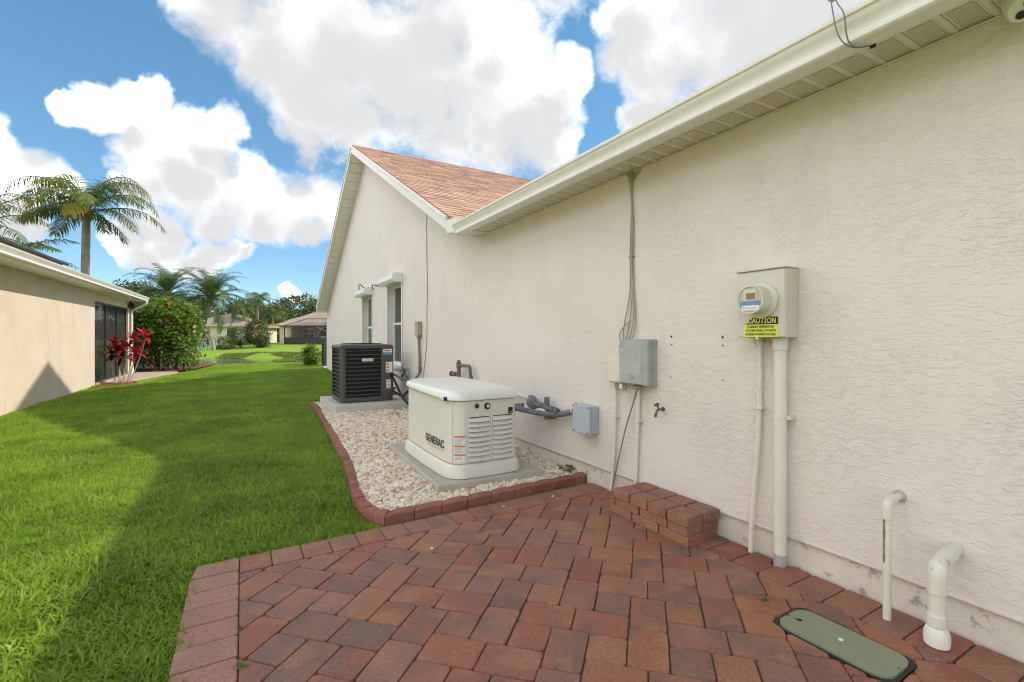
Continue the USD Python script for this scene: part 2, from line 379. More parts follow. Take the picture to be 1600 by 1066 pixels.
def panemat(name, tint, fac):
    n, L = {}, []
    n['f'] = ('fresnel', dict(IOR=1.5)); n['a'] = ('math', dict(math_type='multiply_add', value2=1.0, value3=fac, use_clamp=True)); L.append(('f.fac', 'a.value1'))
    n['t'] = ('transparent_bsdf', dict(color=tuple(tint))); n['g'] = ('glossy_bsdf', dict(color=(0.9, 0.92, 0.92), roughness=0.03))
    n['m'] = ('mix_closure', {}); L += [('a.value', 'm.fac'), ('t.BSDF', 'm.closure1'), ('g.BSDF', 'm.closure2')]
    M[name] = usdkit.material(stage, f'/World/Looks/{name}', n, L, surface='m.closure')

def meshscreen(name, col, through):
    n, L = {}, []
    n['t'] = ('transparent_bsdf', {}); n['d'] = ('principled_bsdf', dict(base_color=tuple(col), roughness=0.7, specular_ior_level=0.3))
    n['m'] = ('mix_closure', dict(fac=1 - through)); L += [('t.BSDF', 'm.closure1'), ('d.BSDF', 'm.closure2')]
    M[name] = usdkit.material(stage, f'/World/Looks/{name}', n, L, surface='m.closure')

def pavermat(name, tones, grad=1.0):
    """Tumbled concrete paver: each stone blends two or three oxides; tint shifts the blend."""
    n, L = {}, []
    n['g'] = ('geometry', {}); n['at'] = ('attribute', dict(attribute='tint'))
    n['k'] = ('math', dict(math_type='multiply', value2=37.0)); L.append(('at.fac', 'k.value1'))
    n['cx'] = ('combine_xyz', {}); L += [('k.value', 'cx.x'), ('k.value', 'cx.y'), ('k.value', 'cx.z')]
    n['v'] = ('vector_math', dict(math_type='add')); L += [('g.position', 'v.vector1'), ('cx.vector', 'v.vector2')]
    n['a'] = ('noise_texture', dict(scale=4.2, detail=2.5, roughness=0.5)); L.append(('v.vector', 'a.vector'))
    n['r'] = ('rgb_ramp', dict(ramp=tones)); L.append(('at.fac', 'r.fac'))
    n['ch'] = ('map_range', dict(range_type='smoothstep', from_min=0.44, from_max=0.70, to_max=0.56 * grad, clamp=True)); L.append(('a.fac', 'ch.value'))
    n['cm'] = ('mix_color', dict(b=(0.125, 0.098, 0.082))); L += [('ch.result', 'cm.fac'), ('r.color', 'cm.a')]
    n['o2'] = ('noise_texture', dict(scale=6.0, detail=2.0)); L.append(('v.vector', 'o2.vector'))
    n['or'] = ('map_range', dict(range_type='smoothstep', from_min=0.50, from_max=0.72, to_max=0.7, clamp=True)); L.append(('o2.fac', 'or.value'))
    n['om'] = ('mix_color', dict(b=(0.36, 0.175, 0.10))); L += [('or.result', 'om.fac'), ('cm.result', 'om.a')]
    n['f'] = ('noise_texture', dict(scale=330.0, detail=2.0)); L.append(('g.position', 'f.vector'))
    n['fr'] = ('map_range', dict(from_min=0.3, from_max=0.7, to_min=0.62, to_max=1.38)); L.append(('f.fac', 'fr.value'))
    n['fc'] = ('combine_color', {}); L += [('fr.result', 'fc.r'), ('fr.result', 'fc.g'), ('fr.result', 'fc.b')]
    n['m'] = ('mix_color', dict(blend_type='multiply', fac=1.0, use_clamp=False)); L += [('om.result', 'm.a'), ('fc.color', 'm.b')]
    n['e'] = ('noise_texture', dict(scale=75.0, detail=5.0, roughness=0.7)); L.append(('g.position', 'e.vector'))   # coarse aggregate
    n['er'] = ('map_range', dict(from_min=0.3, from_max=0.7, to_min=0.74, to_max=1.26)); L.append(('e.fac', 'er.value'))
    n['ec'] = ('combine_color', {}); L += [('er.result', 'ec.r'), ('er.result', 'ec.g'), ('er.result', 'ec.b')]
    n['em'] = ('mix_color', dict(blend_type='multiply', fac=1.0, use_clamp=False)); L += [('m.result', 'em.a'), ('ec.color', 'em.b')]
    n['w'] = ('noise_texture', dict(scale=38.0, detail=6.0, roughness=0.7)); L.append(('g.position', 'w.vector'))   # pale lime flecks
    n['wr'] = ('map_range', dict(range_type='smoothstep', from_min=0.70, from_max=0.80, to_max=0.35, clamp=True)); L.append(('w.fac', 'wr.value'))
    n['wm'] = ('mix_color', dict(b=(0.42, 0.36, 0.32))); L += [('wr.result', 'wm.fac'), ('em.result', 'wm.a')]
    n['b'] = ('bump', dict(strength=0.8, distance=0.0022)); L.append(('f.fac', 'b.height'))
    n['h'] = ('noise_texture', dict(scale=28.0, detail=4.0)); L.append(('g.position', 'h.vector'))
    n['b2'] = ('bump', dict(strength=0.7, distance=0.006)); L += [('h.fac', 'b2.height'), ('b.normal', 'b2.normal')]
    n['p'] = ('principled_bsdf', dict(roughness=0.62, specular_ior_level=0.45)); L += [('wm.result', 'p.base_color'), ('b2.normal', 'p.normal')]
    M[name] = usdkit.material(stage, f'/World/Looks/{name}', n, L, surface='p.BSDF')

stucco('stucco_cream', (0.775, 0.71, 0.655), (0.80, 0.738, 0.685), 21.0, 0.0042, ((0.50, 0.47, 0.42), 0.17))
stucco('stucco_tan', (0.64, 0.535, 0.42), (0.68, 0.58, 0.47), 26.0, 0.005, ((0.30, 0.26, 0.21), 0.25))
mat('foundation_render', (0.66, 0.605, 0.53), (0.74, 0.685, 0.61), 5, 0.9, [(60, 0.003), (12, 0.004)], spots=((0.17, 0.155, 0.13), 14.0, 0.57, 0.6))
mat('white_trim', (0.74, 0.72, 0.66), (0.70, 0.67, 0.60), 3, 0.38, [(30, 0.0006)])
mat('gutter_enamel', (0.82, 0.785, 0.735), (0.76, 0.72, 0.66), 3.5, 0.33, None, stretch=(1, 4, 0.5))
mat('soffit_vinyl', (0.75, 0.70, 0.63), (0.79, 0.74, 0.67), 2, 0.45)
mat('white_vinyl', (0.80, 0.80, 0.78), None, rough=0.35)
mat('black_gap', (0.012, 0.011, 0.010), None, rough=0.9)
mat('roof_shingle', (0.44, 0.285, 0.22), (0.53, 0.365, 0.29), 2.2, 0.95, [(220, 0.003)], fine=(190.0, 0.25), tintmix=[(0, (0.76, 0.74, 0.73)), (0.3, (0.90, 0.89, 0.88)), (0.75, (1.03, 1.02, 1.0)), (1, (1.12, 1.10, 1.06))], spec=0.15)
mat('far_shingle', (0.27, 0.21, 0.165), (0.35, 0.285, 0.23), 0.8, 0.95, [(12, 0.03, (0.2, 0.2, 1.6))], fine=(6.0, 0.15))
mat('dark_panel', (0.022, 0.022, 0.024), (0.04, 0.038, 0.036), 3, 0.5)
mat('bronze_frame', (0.035, 0.03, 0.026), None, rough=0.45)
mat('grey_metal', (0.36, 0.37, 0.365), (0.45, 0.46, 0.455), 6, 0.42, [(40, 0.0005)], metal=0.3, spots=((0.24, 0.24, 0.23), 7.0, 0.56, 0.6), stretch=(1, 1, 2.5))
mat('box_paint', (0.62, 0.57, 0.49), (0.66, 0.61, 0.53), 4, 0.42, [(50, 0.0004)], spots=((0.50, 0.45, 0.37), 5.0, 0.62, 0.4))
mat('beige_plastic', (0.72, 0.65, 0.55), (0.76, 0.69, 0.59), 5, 0.4)
mat('pvc_painted', (0.70, 0.66, 0.58), (0.76, 0.72, 0.64), 9, 0.42, None, spots=((0.16, 0.15, 0.11), 14.0, 0.62, 0.6), stretch=(1, 1, .3))
mat('moss', (0.15, 0.145, 0.08), (0.30, 0.28, 0.19), 60, 0.9, [(200, 0.001)])
mat('pvc_white', (0.78, 0.75, 0.68), (0.82, 0.79, 0.72), 6, 0.32)
mat('grey_pvc', (0.115, 0.125, 0.135), (0.16, 0.17, 0.18), 6, 0.45)
mat('blue_grey_plastic', (0.40, 0.45, 0.52), (0.43, 0.48, 0.55), 3, 0.42)
mat('dark_iron', (0.075, 0.08, 0.085), (0.16, 0.165, 0.165), 18, 0.5, [(90, 0.001)])
mat('brass_old', (0.11, 0.095, 0.065), (0.19, 0.17, 0.12), 30, 0.5, [(120, 0.001)], metal=0.5)
mat('black_rubber', (0.018, 0.018, 0.018), None, rough=0.55)
mat('wire_tan', (0.34, 0.30, 0.235), (0.40, 0.355, 0.28), 8, 0.6)
mat('wire_grey', (0.17, 0.165, 0.155), (0.25, 0.24, 0.22), 9, 0.6)
mat('concrete', (0.40, 0.375, 0.33), (0.50, 0.47, 0.415), 5, 0.9, [(90, 0.0025), (14, 0.003)], fine=(150.0, 0.12), spots=((0.30, 0.27, 0.23), 6.0, 0.62, 0.5))
mat('concrete_pale', (0.50, 0.495, 0.47), (0.60, 0.595, 0.57), 5, 0.85, [(90, 0.002)], fine=(150.0, 0.1))
mat('gen_enamel', (0.72, 0.70, 0.635), (0.74, 0.72, 0.655), 2, 0.34, [(300, 0.0003)], coat=0.15)
mat('gen_lid', (0.78, 0.78, 0.75), (0.80, 0.80, 0.77), 2, 0.36, [(300, 0.0003)], coat=0.15)
mat('louvre_enamel', (0.72, 0.71, 0.66), None, rough=0.36)
mat('ac_paint', (0.060, 0.062, 0.062), (0.072, 0.074, 0.072), 4, 0.38, [(200, 0.0004)])
mat('ac_dark', (0.008, 0.008, 0.009), None, rough=0.7)
mat('chrome_badge', (0.75, 0.75, 0.76), None, rough=0.25, metal=0.6)
mat('label_white', (0.78, 0.78, 0.77), None, rough=0.4)
mat('label_red', (0.60, 0.055, 0.05), None, rough=0.4)
mat('label_orange', (0.70, 0.18, 0.06), None, rough=0.4)
mat('label_blue', (0.13, 0.28, 0.45), None, rough=0.4)
mat('label_grey', (0.42, 0.43, 0.45), None, rough=0.4)
mat('label_black', (0.012, 0.012, 0.012), None, rough=0.4)
mat('label_yellow', (0.70, 0.76, 0.10), None, rough=0.4)
mat('meter_shell', (0.62, 0.60, 0.47), (0.66, 0.64, 0.51), 5, 0.3)
mat('meter_face', (0.50, 0.50, 0.41), None, rough=0.4)
mat('meter_lcd', (0.22, 0.19, 0.11), None, rough=0.25)
mat('green_plastic', (0.215, 0.245, 0.150), (0.25, 0.28, 0.18), 9, 0.55, [(400, 0.0008)], fine=(220.0, 0.1), spots=((0.25, 0.24, 0.18), 7.0, 0.6, 0.4))
mat('edging_red', (0.235, 0.085, 0.060), (0.31, 0.13, 0.095), 12, 0.85, [(160, 0.002), (30, 0.003)], fine=(140.0, 0.15), tintmix=[(0, (0.8, 0.8, 0.8)), (1, (1.15, 1.15, 1.15))])
mat('joint_sand', (0.07, 0.052, 0.040), (0.13, 0.10, 0.08), 14, 0.95, [(120, 0.003)])
mat('bed_soil', (0.11, 0.085, 0.06), (0.18, 0.145, 0.11), 12, 0.95, [(60, 0.006)])
mat('mulch', (0.10, 0.035, 0.02), (0.22, 0.085, 0.045), 28, 0.95, [(45, 0.02)])
mat('pink_paver', (0.42, 0.29, 0.22), (0.50, 0.37, 0.29), 4, 0.85, [(80, 0.002)])
mat('palm_trunk', (0.24, 0.20, 0.15), (0.33, 0.29, 0.235), 3, 0.9, [(7, 0.02, (0.3, 0.3, 3.0)), (40, 0.006)])
mat('palm_boot', (0.21, 0.12, 0.06), (0.30, 0.19, 0.10), 6, 0.85, [(10, 0.01, (3, 3, .4))])
mat('bark', (0.10, 0.075, 0.055), (0.17, 0.135, 0.10), 8, 0.9, [(14, 0.02, (1, 1, .3))])
mat('pale_bark', (0.42, 0.38, 0.31), (0.54, 0.50, 0.42), 6, 0.8)
mat('brick_far', (0.34, 0.14, 0.085), (0.40, 0.18, 0.115), 2, 0.9, None, fine=(9.0, 0.12))
mat('wall_peach', (0.58, 0.42, 0.28), (0.62, 0.46, 0.31), 2, 0.9)
mat('wall_mint', (0.42, 0.56, 0.42), (0.46, 0.60, 0.46), 2, 0.9)
mat('wall_sand', (0.62, 0.54, 0.42), (0.66, 0.58, 0.46), 2, 0.9)
mat('far_glass', (0.03, 0.035, 0.04), None, rough=0.1)
mat('blind', (0.50, 0.49, 0.42), (0.55, 0.54, 0.47), 3, 0.7)
mat('aframe_blue', (0.42, 0.58, 0.68), None, rough=0.5)
mat('lanai_dark', (0.10, 0.085, 0.07), (0.13, 0.115, 0.095), 2, 0.8)
panemat('window_glass', (0.88, 0.92, 0.90), 0.10)
panemat('meter_glass', (0.97, 0.97, 0.93), 0.02)
meshscreen('screen_mesh', (0.022, 0.021, 0.020), 0.30)
meshscreen('cage_mesh', (0.06, 0.06, 0.06), 0.86)
pavermat('paver_blend', [(0, (0.265, 0.095, 0.062)), (0.22, (0.30, 0.112, 0.070)), (0.42, (0.315, 0.142, 0.082)), (0.6, (0.285, 0.138, 0.103)), (0.78, (0.235, 0.122, 0.088)), (0.9, (0.275, 0.102, 0.070)), (1, (0.215, 0.120, 0.090))])
pavermat('paver_border', [(0, (0.34, 0.165, 0.125)), (0.5, (0.36, 0.185, 0.135)), (1, (0.33, 0.175, 0.14))], 0.45)
leafmat('palm_leaf', [(0, (0.11, 0.15, 0.035)), (0.6, (0.20, 0.24, 0.065)), (1, (0.32, 0.34, 0.12))], 0.3, 0.35, by='island')
leafmat('palm_leaf_fresh', [(0, (0.16, 0.22, 0.04)), (1, (0.32, 0.36, 0.08))], 0.35, 0.4, by='island')
leafmat('palm_leaf_yellow', [(0, (0.34, 0.27, 0.03)), (0.6, (0.48, 0.38, 0.05)), (1, (0.25, 0.28, 0.05))], 0.35, 0.4, by='island')
leafmat('date_leaf', [(0, (0.07, 0.12, 0.025)), (0.6, (0.14, 0.20, 0.045)), (1, (0.26, 0.29, 0.08))], 0.3, 0.4, by='island')
leafmat('hedge_leaf', [(0, (0.14, 0.23, 0.028)), (0.55, (0.31, 0.44, 0.055)), (1, (0.54, 0.62, 0.14))], 0.35, 0.32, by='island')
leafmat('tree_leaf', [(0, (0.09, 0.125, 0.03)), (0.6, (0.15, 0.20, 0.05)), (1, (0.24, 0.28, 0.085))], 0.3, 0.5, by='island')
leafmat('bush_leaf', [(0, (0.08, 0.13, 0.025)), (0.6, (0.16, 0.23, 0.045)), (1, (0.26, 0.32, 0.08))], 0.3, 0.5, by='island')
leafmat('ti_red', [(0, (0.45, 0.012, 0.03)), (0.7, (0.68, 0.035, 0.06)), (1, (0.75, 0.17, 0.16))], 0.35, 0.3, by='island')
leafmat('ti_dark', [(0, (0.055, 0.012, 0.016)), (1, (0.14, 0.02, 0.03))], 0.25, 0.3, by='island')
leafmat('flower_red', [(0, (0.62, 0.05, 0.02)), (1, (0.75, 0.13, 0.06))], 0.3, 0.4, by='island')
leafmat('weed_leaf', [(0, (0.10, 0.2, 0.03)), (1, (0.18, 0.3, 0.05))], 0.35, 0.4, by='island')
leafmat('reed_leaf', [(0, (0.18, 0.25, 0.05)), (0.6, (0.30, 0.37, 0.09)), (1, (0.42, 0.44, 0.16))], 0.3, 0.6, by='island')

def grassmat():
    n, L = {}, []
    n['g'] = ('geometry', {})
    n['z'] = ('noise_texture', dict(scale=1.1, detail=5.0, roughness=0.65)); L.append(('g.position', 'z.vector'))
    n['f'] = ('math', dict(math_type='multiply_add', value2=0.62)); L.append(('g.random_per_island', 'f.value1'))
    n['q'] = ('math', dict(math_type='multiply_add', value2=1.3, value3=-0.46)); L += [('z.fac', 'q.value1'), ('q.value', 'f.value3')]
    n['r'] = ('rgb_ramp', dict(ramp=[(0.0, (0.19, 0.31, 0.028)), (0.4, (0.36, 0.53, 0.055)), (0.72, (0.52, 0.66, 0.11)), (0.88, (0.62, 0.67, 0.24)), (0.95, (0.66, 0.58, 0.30))])); L.append(('f.value', 'r.fac'))
    n['p'] = ('principled_bsdf', dict(roughness=0.4, specular_ior_level=0.4)); L.append(('r.color', 'p.base_color'))
    n['t'] = ('translucent_bsdf', {}); L.append(('r.color', 't.color'))
    n['m'] = ('mix_closure', dict(fac=0.5)); L += [('p.BSDF', 'm.closure1'), ('t.BSDF', 'm.closure2')]
    M['grass_blade'] = usdkit.material(stage, '/World/Looks/grass_blade', n, L, surface='m.closure')

def lawnmat():
    n, L = {}, []
    n['g'] = ('geometry', {})
    n['a'] = ('noise_texture', dict(scale=0.9, detail=5.0, roughness=0.6)); L.append(('g.position', 'a.vector'))
    n['r'] = ('rgb_ramp', dict(ramp=[(0.25, (0.15, 0.26, 0.024)), (0.5, (0.20, 0.32, 0.03)), (0.75, (0.25, 0.36, 0.05))])); L.append(('a.fac', 'r.fac'))
    n['b'] = ('noise_texture', dict(scale=24.0, detail=4.0, roughness=0.7)); L.append(('g.position', 'b.vector'))
    n['br'] = ('map_range', dict(from_min=0.25, from_max=0.75, to_min=0.62, to_max=1.38)); L.append(('b.fac', 'br.value'))
    n['bc'] = ('combine_color', {}); L += [('br.result', 'bc.r'), ('br.result', 'bc.g'), ('br.result', 'bc.b')]
    n['m'] = ('mix_color', dict(blend_type='multiply', fac=1.0, use_clamp=False)); L += [('r.color', 'm.a'), ('bc.color', 'm.b')]
    n['bp'] = ('bump', dict(strength=1.0, distance=0.05)); L.append(('b.fac', 'bp.height'))
    n['p'] = ('principled_bsdf', dict(roughness=0.9, specular_ior_level=0.15)); L += [('m.result', 'p.base_color'), ('bp.normal', 'p.normal')]
    M['lawn_turf'] = usdkit.material(stage, '/World/Looks/lawn_turf', n, L, surface='p.BSDF')
grassmat()
lawnmat()

def watermat():
    n, L = {}, []
    n['g'] = ('geometry', {}); n['a'] = ('noise_texture', dict(scale=3.0, detail=3.0)); L.append(('g.position', 'a.vector'))
    n['b'] = ('bump', dict(strength=0.25, distance=0.03)); L.append(('a.fac', 'b.height'))
    n['p'] = ('principled_bsdf', dict(base_color=(0.05, 0.055, 0.035), roughness=0.06)); L.append(('b.normal', 'p.normal'))
    M['pond_water'] = usdkit.material(stage, '/World/Looks/pond_water', n, L, surface='p.BSDF')
watermat()

def stonemat():
    n, L = {}, []
    n['o'] = ('object_info', {})
    n['r'] = ('rgb_ramp', dict(ramp=[(0, (0.72, 0.64, 0.53)), (0.3, (0.82, 0.76, 0.66)), (0.52, (0.66, 0.55, 0.42)), (0.62, (0.78, 0.71, 0.61)), (0.78, (0.60, 0.43, 0.26)), (0.86, (0.42, 0.38, 0.33)), (0.93, (0.62, 0.36, 0.18)), (1, (0.82, 0.78, 0.70))])); L.append(('o.random', 'r.fac'))
    n['g'] = ('geometry', {}); n['a'] = ('noise_texture', dict(scale=70.0, detail=4.0)); L.append(('g.position', 'a.vector'))
    n['ar'] = ('map_range', dict(from_min=0.3, from_max=0.7, to_min=0.78, to_max=1.15)); L.append(('a.fac', 'ar.value'))
    n['ac'] = ('combine_color', {}); L += [('ar.result', 'ac.r'), ('ar.result', 'ac.g'), ('ar.result', 'ac.b')]
    n['m'] = ('mix_color', dict(blend_type='multiply', fac=1.0, use_clamp=False)); L += [('r.color', 'm.a'), ('ac.color', 'm.b')]
    n['p'] = ('principled_bsdf', dict(roughness=0.6, specular_ior_level=0.4)); L.append(('m.result', 'p.base_color'))
    M['river_stone'] = usdkit.material(stage, '/World/Looks/river_stone', n, L, surface='p.BSDF')
stonemat()

def ventmat():
    """Vinyl with rows of punched holes."""
    n, L = {}, []
    n['g'] = ('geometry', {})
    n['v'] = ('voronoi_texture', dict(scale=1 / 0.0085, randomness=0.0)); L.append(('g.position', 'v.vector'))
    n['m'] = ('mapping', dict(scale=(1, 1, 0))); L[0] = ('g.position', 'm.vector'); L.append(('m.vector', 'v.vector'))
    n['r'] = ('map_range', dict(range_type='smoothstep', from_min=0.20, from_max=0.34, clamp=True)); L.append(('v.distance', 'r.value'))
    n['c'] = ('mix_color', dict(a=(0.34, 0.295, 0.23), b=(0.68, 0.62, 0.52))); L.append(('r.result', 'c.fac'))
    n['p'] = ('principled_bsdf', dict(roughness=0.45)); L.append(('c.result', 'p.base_color'))
    M['soffit_vent'] = usdkit.material(stage, '/World/Looks/soffit_vent', n, L, surface='p.BSDF')
ventmat()

def brickmat():
    n, L = {}, []
    n['g'] = ('geometry', {}); n['s'] = ('separate_xyz', {}); L.append(('g.position', 's.vector'))
    n['c'] = ('combine_xyz', {}); n['h'] = ('math', dict(math_type='add')); L += [('s.x', 'h.value1'), ('s.y', 'h.value2'), ('h.value', 'c.x'), ('s.z', 'c.y')]
    n['b'] = ('brick_texture', dict(scale=1.0, brick_width=0.22, row_height=0.075, mortar_size=0.008, color1=(0.42, 0.19, 0.12), color2=(0.50, 0.25, 0.165), mortar=(0.45, 0.36, 0.28))); L.append(('c.vector', 'b.vector'))
    n['p'] = ('principled_bsdf', dict(roughness=0.9)); L.append(('b.color', 'p.base_color'))
    M['brick_far'] = usdkit.material(stage, '/World/Looks/brick_far', n, L, surface='p.BSDF')
brickmat()

# ================================================================== THE SETTING
def zc(x, y): return sn * x + cs * y                 # distance out from the camera position
def smooth(a, b, t):
    t = np.clip((t - a) / (b - a), 0, 1); return t * t * (3 - 2 * t)
WATER = -0.62
def ground(x, y):
    """Height of the lawns: level by the houses, down to the pond, and gently up to the far houses."""
    x, y = np.asarray(x, float), np.asarray(y, float); d = zc(x, y) + 0.8 * np.sin(x * 0.35) + 0.4 * np.sin(x * 0.9 + 1)
    h = -0.03 + 0.12 * smooth(9, 17, y) * smooth(-1.5, 2.0, x)
    h = h - 1.15 * smooth(20.5, 29.5, d)
    h = h + 0.85 * smooth(38.2, 43.0, d) + 0.60 * smooth(43, 68, d)
    return h + 0.5 * smooth(80, 200, d)
nx = np.unique(np.concatenate([np.arange(-14, 14, 0.5), np.linspace(-60, 60, 61), np.linspace(-400, 400, 33)]))
ny = np.unique(np.concatenate([np.arange(-6, 80, 0.5), np.linspace(-60, 140, 51), np.linspace(-300, 600, 31)]))
top('lawn', grid(nx, ny, ground), 'lawn_turf', kind='structure', smooth=True)
pd = lambda u, d: (cs * u + sn * d, -sn * u + cs * d)
pw = np.array([(*pd(u, d), WATER) for u, d in ((-45, 24), (45, 24), (45, 42), (-45, 42))])
top('pond', (pw, np.array([[0, 1, 2], [0, 2, 3]])), 'pond_water', kind='structure', smooth=False)

# ------------------------------------------------------------------ patio of tumbled pavers
patio = Thing('patio', kind='structure')
XL, XI, XW = -0.230, -0.014, 2.512
def y_in(x): return 2.782 + 0.036 * (x - XI)
def y_out(x): return 2.985 + 0.034 * (x - XI)
patio.add('bedding', extr(Polygon([(XL + .01, -1.2), (XW, -1.2), (XW, y_out(XW) - .01), (XL + .01, 2.96)]), -0.06, -0.014), 'joint_sand', 0)
def paver_mesh(poly, ztop, depth=0.06, ch=0.008):
    """A stone with worn, rounded arrises; poly is its outline in plan."""
    p = poly.buffer(-0.0017, join_style=2)
    if p.is_empty or p.geom_type != 'Polygon' or p.area < 0.0006: return None
    r = min(0.014, 0.2 * math.sqrt(p.area))
    p = p.buffer(-r).buffer(r, quad_segs=2)
    if p.is_empty or p.geom_type != 'Polygon': return None
    c = np.array(p.exterior.coords)[:-1]
    if Polygon(c).exterior.is_ccw is False: c = c[::-1]
    m = c.mean(0)
    def ring(inset, z):
        d = c - m; l = np.linalg.norm(d, axis=1, keepdims=True)
        return np.column_stack([m + d * (1 - inset / l), np.full(len(c), z)])
    tilt = rng.normal(0, 0.004, 2)
    rings = [ring(0, ztop - depth), ring(0, ztop - ch), ring(ch * 0.45, ztop - ch * 0.3), ring(ch * 1.5, ztop)]
    v, f = loft(rings); top_ = v[:, 2] > ztop - depth * 0.6
    v[top_, 2] += ((v[top_, :2] - m) * tilt).sum(1)
    return v, f
SA, SB, SO = np.array([0.0545, -0.0538]), np.array([0.0582, 0.0577]), np.array([1.460, 1.750])
CELL = [(0, 3, 0, 2), (3, 6, 0, 2), (4, 7, 4, 6), (7, 10, 4, 6), (6, 8, -2, 1), (6, 8, 1, 4), (2, 4, 2, 5), (2, 4, 5, 8), (0, 2, 2, 4), (4, 6, 2, 4), (0, 2, 6, 8), (4, 6, 6, 8)]
XS = 2.285
field = Polygon([(XI, -1.2), (XS, -1.2), (XS, y_in(XS)), (XI, y_in(XI))])
valve_hole = affinity.rotate(sbox(1.94, 0.775, 2.17, 1.20).buffer(-0.05).buffer(0.05), 1.5).buffer(0.006)
stones = []
for i in range(-6, 7):
    for j in range(-6, 7):
        for a0, a1, b0, b1 in CELL:
            q = [SO + SA * (8 * i + a) + SB * (8 * j + b) for a, b in ((a0, b0), (a1, b0), (a1, b1), (a0, b1))]
            q = [p + rng.normal(0, 0.0016, 2) for p in q]
            stones.append((Polygon(q).intersection(field), 'paver_blend'))
for k in range(30):                                   # soldier course along the lawn
    y1 = 2.976 - 0.1535 * k
    stones.append((Polygon([(XL, y1 - 0.1535), (XI, y1 - 0.1535 + .004), (XI, y1 + .012 if k == 0 else y1 + 0.004), (XL + (0.02 if k == 0 else 0), y1)]), 'paver_border'))
xs = np.concatenate([[XI], XI + 0.152 * np.arange(1, 16), [XS + 0.03, XW]])
for a, b in zip(xs, xs[1:]): stones.append((Polygon([(a, y_in(a)), (b, y_in(b)), (b, y_out(b)), (a, y_out(a))]), 'paver_blend'))
for k in range(22):                                   # soldier course along the house
    y1 = y_in(XS) - 0.0 - 0.1535 * k
    stones.append((Polygon([(XS, y1 - 0.1535), (XW, y1 - 0.1535), (XW, y1 + (0.008 if k == 0 else 0)), (XS, y1)]), 'paver_blend'))
pits = [Point(2.378, 0.961).buffer(0.022), Point(2.47, 1.474).buffer(0.042), Point(2.484, 1.648).buffer(0.016)]
for poly, look_ in stones:
    poly = poly.difference(valve_hole)
    for w in pits: poly = poly.difference(w)
    for p in getattr(poly, 'geoms', [poly]):
        if p.geom_type != 'Polygon' or p.area < 0.0006: continue
        c = p.centroid; X, Z = cs * c.x - sn * c.y, zc(c.x, c.y)
        if Z < 1.5 or abs(X) > 1.2 * Z + .2: continue
        m = paver_mesh(p, rng.normal(0, 0.0012))
        if m: patio.add('paver', m, look_, 35, tint=rng.random())

# ------------------------------------------------------------------ the gravel bed and its edging
out_l = curve([(1.02, 9.05), (1.045, 8.6), (0.985, 7.6), (0.935, 6.6), (0.875, 5.5), (0.815, 4.6), (0.74, 3.95), (0.70, 3.55), (0.712, 3.28), (0.80, 3.075)], 200)
EDG = 0.072
def walk(poly, step):
    s = np.concatenate([[0], np.cumsum(np.linalg.norm(np.diff(poly, axis=0), axis=1))])
    n = int(s[-1] / step); t = np.linspace(0, s[-1], n + 1)
    return np.column_stack([np.interp(t, s, poly[:, k]) for k in range(2)])
edging = Thing('bed_edging', 'low red concrete edging curving round the white gravel bed', 'edging', loc=(0.8, 3.1, 0))
def edge_piece(p, q, w0, w1, h, hump):
    """One moulded length: outer side p-q, inner side w0-w1 (points), its top slightly humped."""
    L, rings = 5, []
    g = 0.0025
    for t in np.linspace(0, 1, L):
        o, i = p + (q - p) * t, w0 + (w1 - w0) * t
        e = 1.0
        z = h - (0.006 if t in (0, 1) else 0) + hump * math.sin(PI * t)
        d = (i - o) * 0.16
        rings.append(np.array([[*o, -0.05], [*o, z - 0.010], [*(o + d), z], [*(i - d), z], [*i, z - 0.008], [*i, -0.05]]) )
    a, b = rings[0], rings[-1]; u = (q - p) / np.linalg.norm(q - p) * g
    rings[0] = a + [*u, 0]; rings[-1] = b - [*u, 0]
    return loft([r[::-1] for r in rings])
po = walk(out_l, 0.112)
tn = np.gradient(po, axis=0); tn /= np.linalg.norm(tn, axis=1, keepdims=True); nrm = np.column_stack([-tn[:, 1], tn[:, 0]])
pi_ = po + nrm * EDG
pi_[-1] = [0.86, 3.165]
for k in range(len(po) - 1):
    edging.add('edging_block', edge_piece(po[k], po[k + 1], pi_[k], pi_[k + 1], 0.052 + rng.normal(0, .0025), 0.003), 'edging_red', 40, tint=rng.random())
fo = np.array([(0.80, 3.072), (2.60, 3.165)]); fi = np.array([(0.86, 3.165), (2.60, 3.25)])
ts = np.linspace(0, 1, 10)
for k in range(9):
    a, b = ts[k], ts[k + 1]; P = lambda s, t: s[0] + (s[1] - s[0]) * t
    edging.add('edging_block', edge_piece(P(fo, a), P(fo, b), P(fi, a), P(fi, b), 0.046 + rng.normal(0, .0015), 0.002), 'edging_red', 40, tint=rng.random())

bed_poly = Polygon([*map(tuple, pi_), (2.60, 3.25), (2.60, 9.1), (1.1, 9.1)]).buffer(0)
bed = Thing('gravel_bed', kind='structure', loc=(1.7, 6, 0))
bed.add('bed_base', extr(bed_poly.buffer(0.03), -0.06, 0.004), 'bed_soil', 0)
GPAD = affinity.rotate(sbox(1.275, 3.36, 2.205, 4.95), -1.8, origin=(1.275, 3.36))
APAD = affinity.rotate(sbox(1.235, 7.60, 2.335, 9.02), 1.5, origin=(1.235, 7.6))
def pebble(seed, sub=1):
    m = trimesh.creation.icosphere(sub); v = np.array(m.vertices); r = np.random.default_rng(seed)
    v = v * (1 + 0.5 * noise3(v + seed * 3.1, 1.1, seed)[:, None]) * r.uniform([0.8, 0.6, 0.45], [1.15, 0.9, 0.7])
    return rot(v, 'z', r.uniform(0, 6)), np.array(m.faces)
PEB = [pebble(s) for s in range(10)]
from shapely.prepared import prep
inside, gp, ap = prep(bed_poly.buffer(0.005)), prep(GPAD.buffer(-0.004)), prep(APAD.buffer(-0.004))
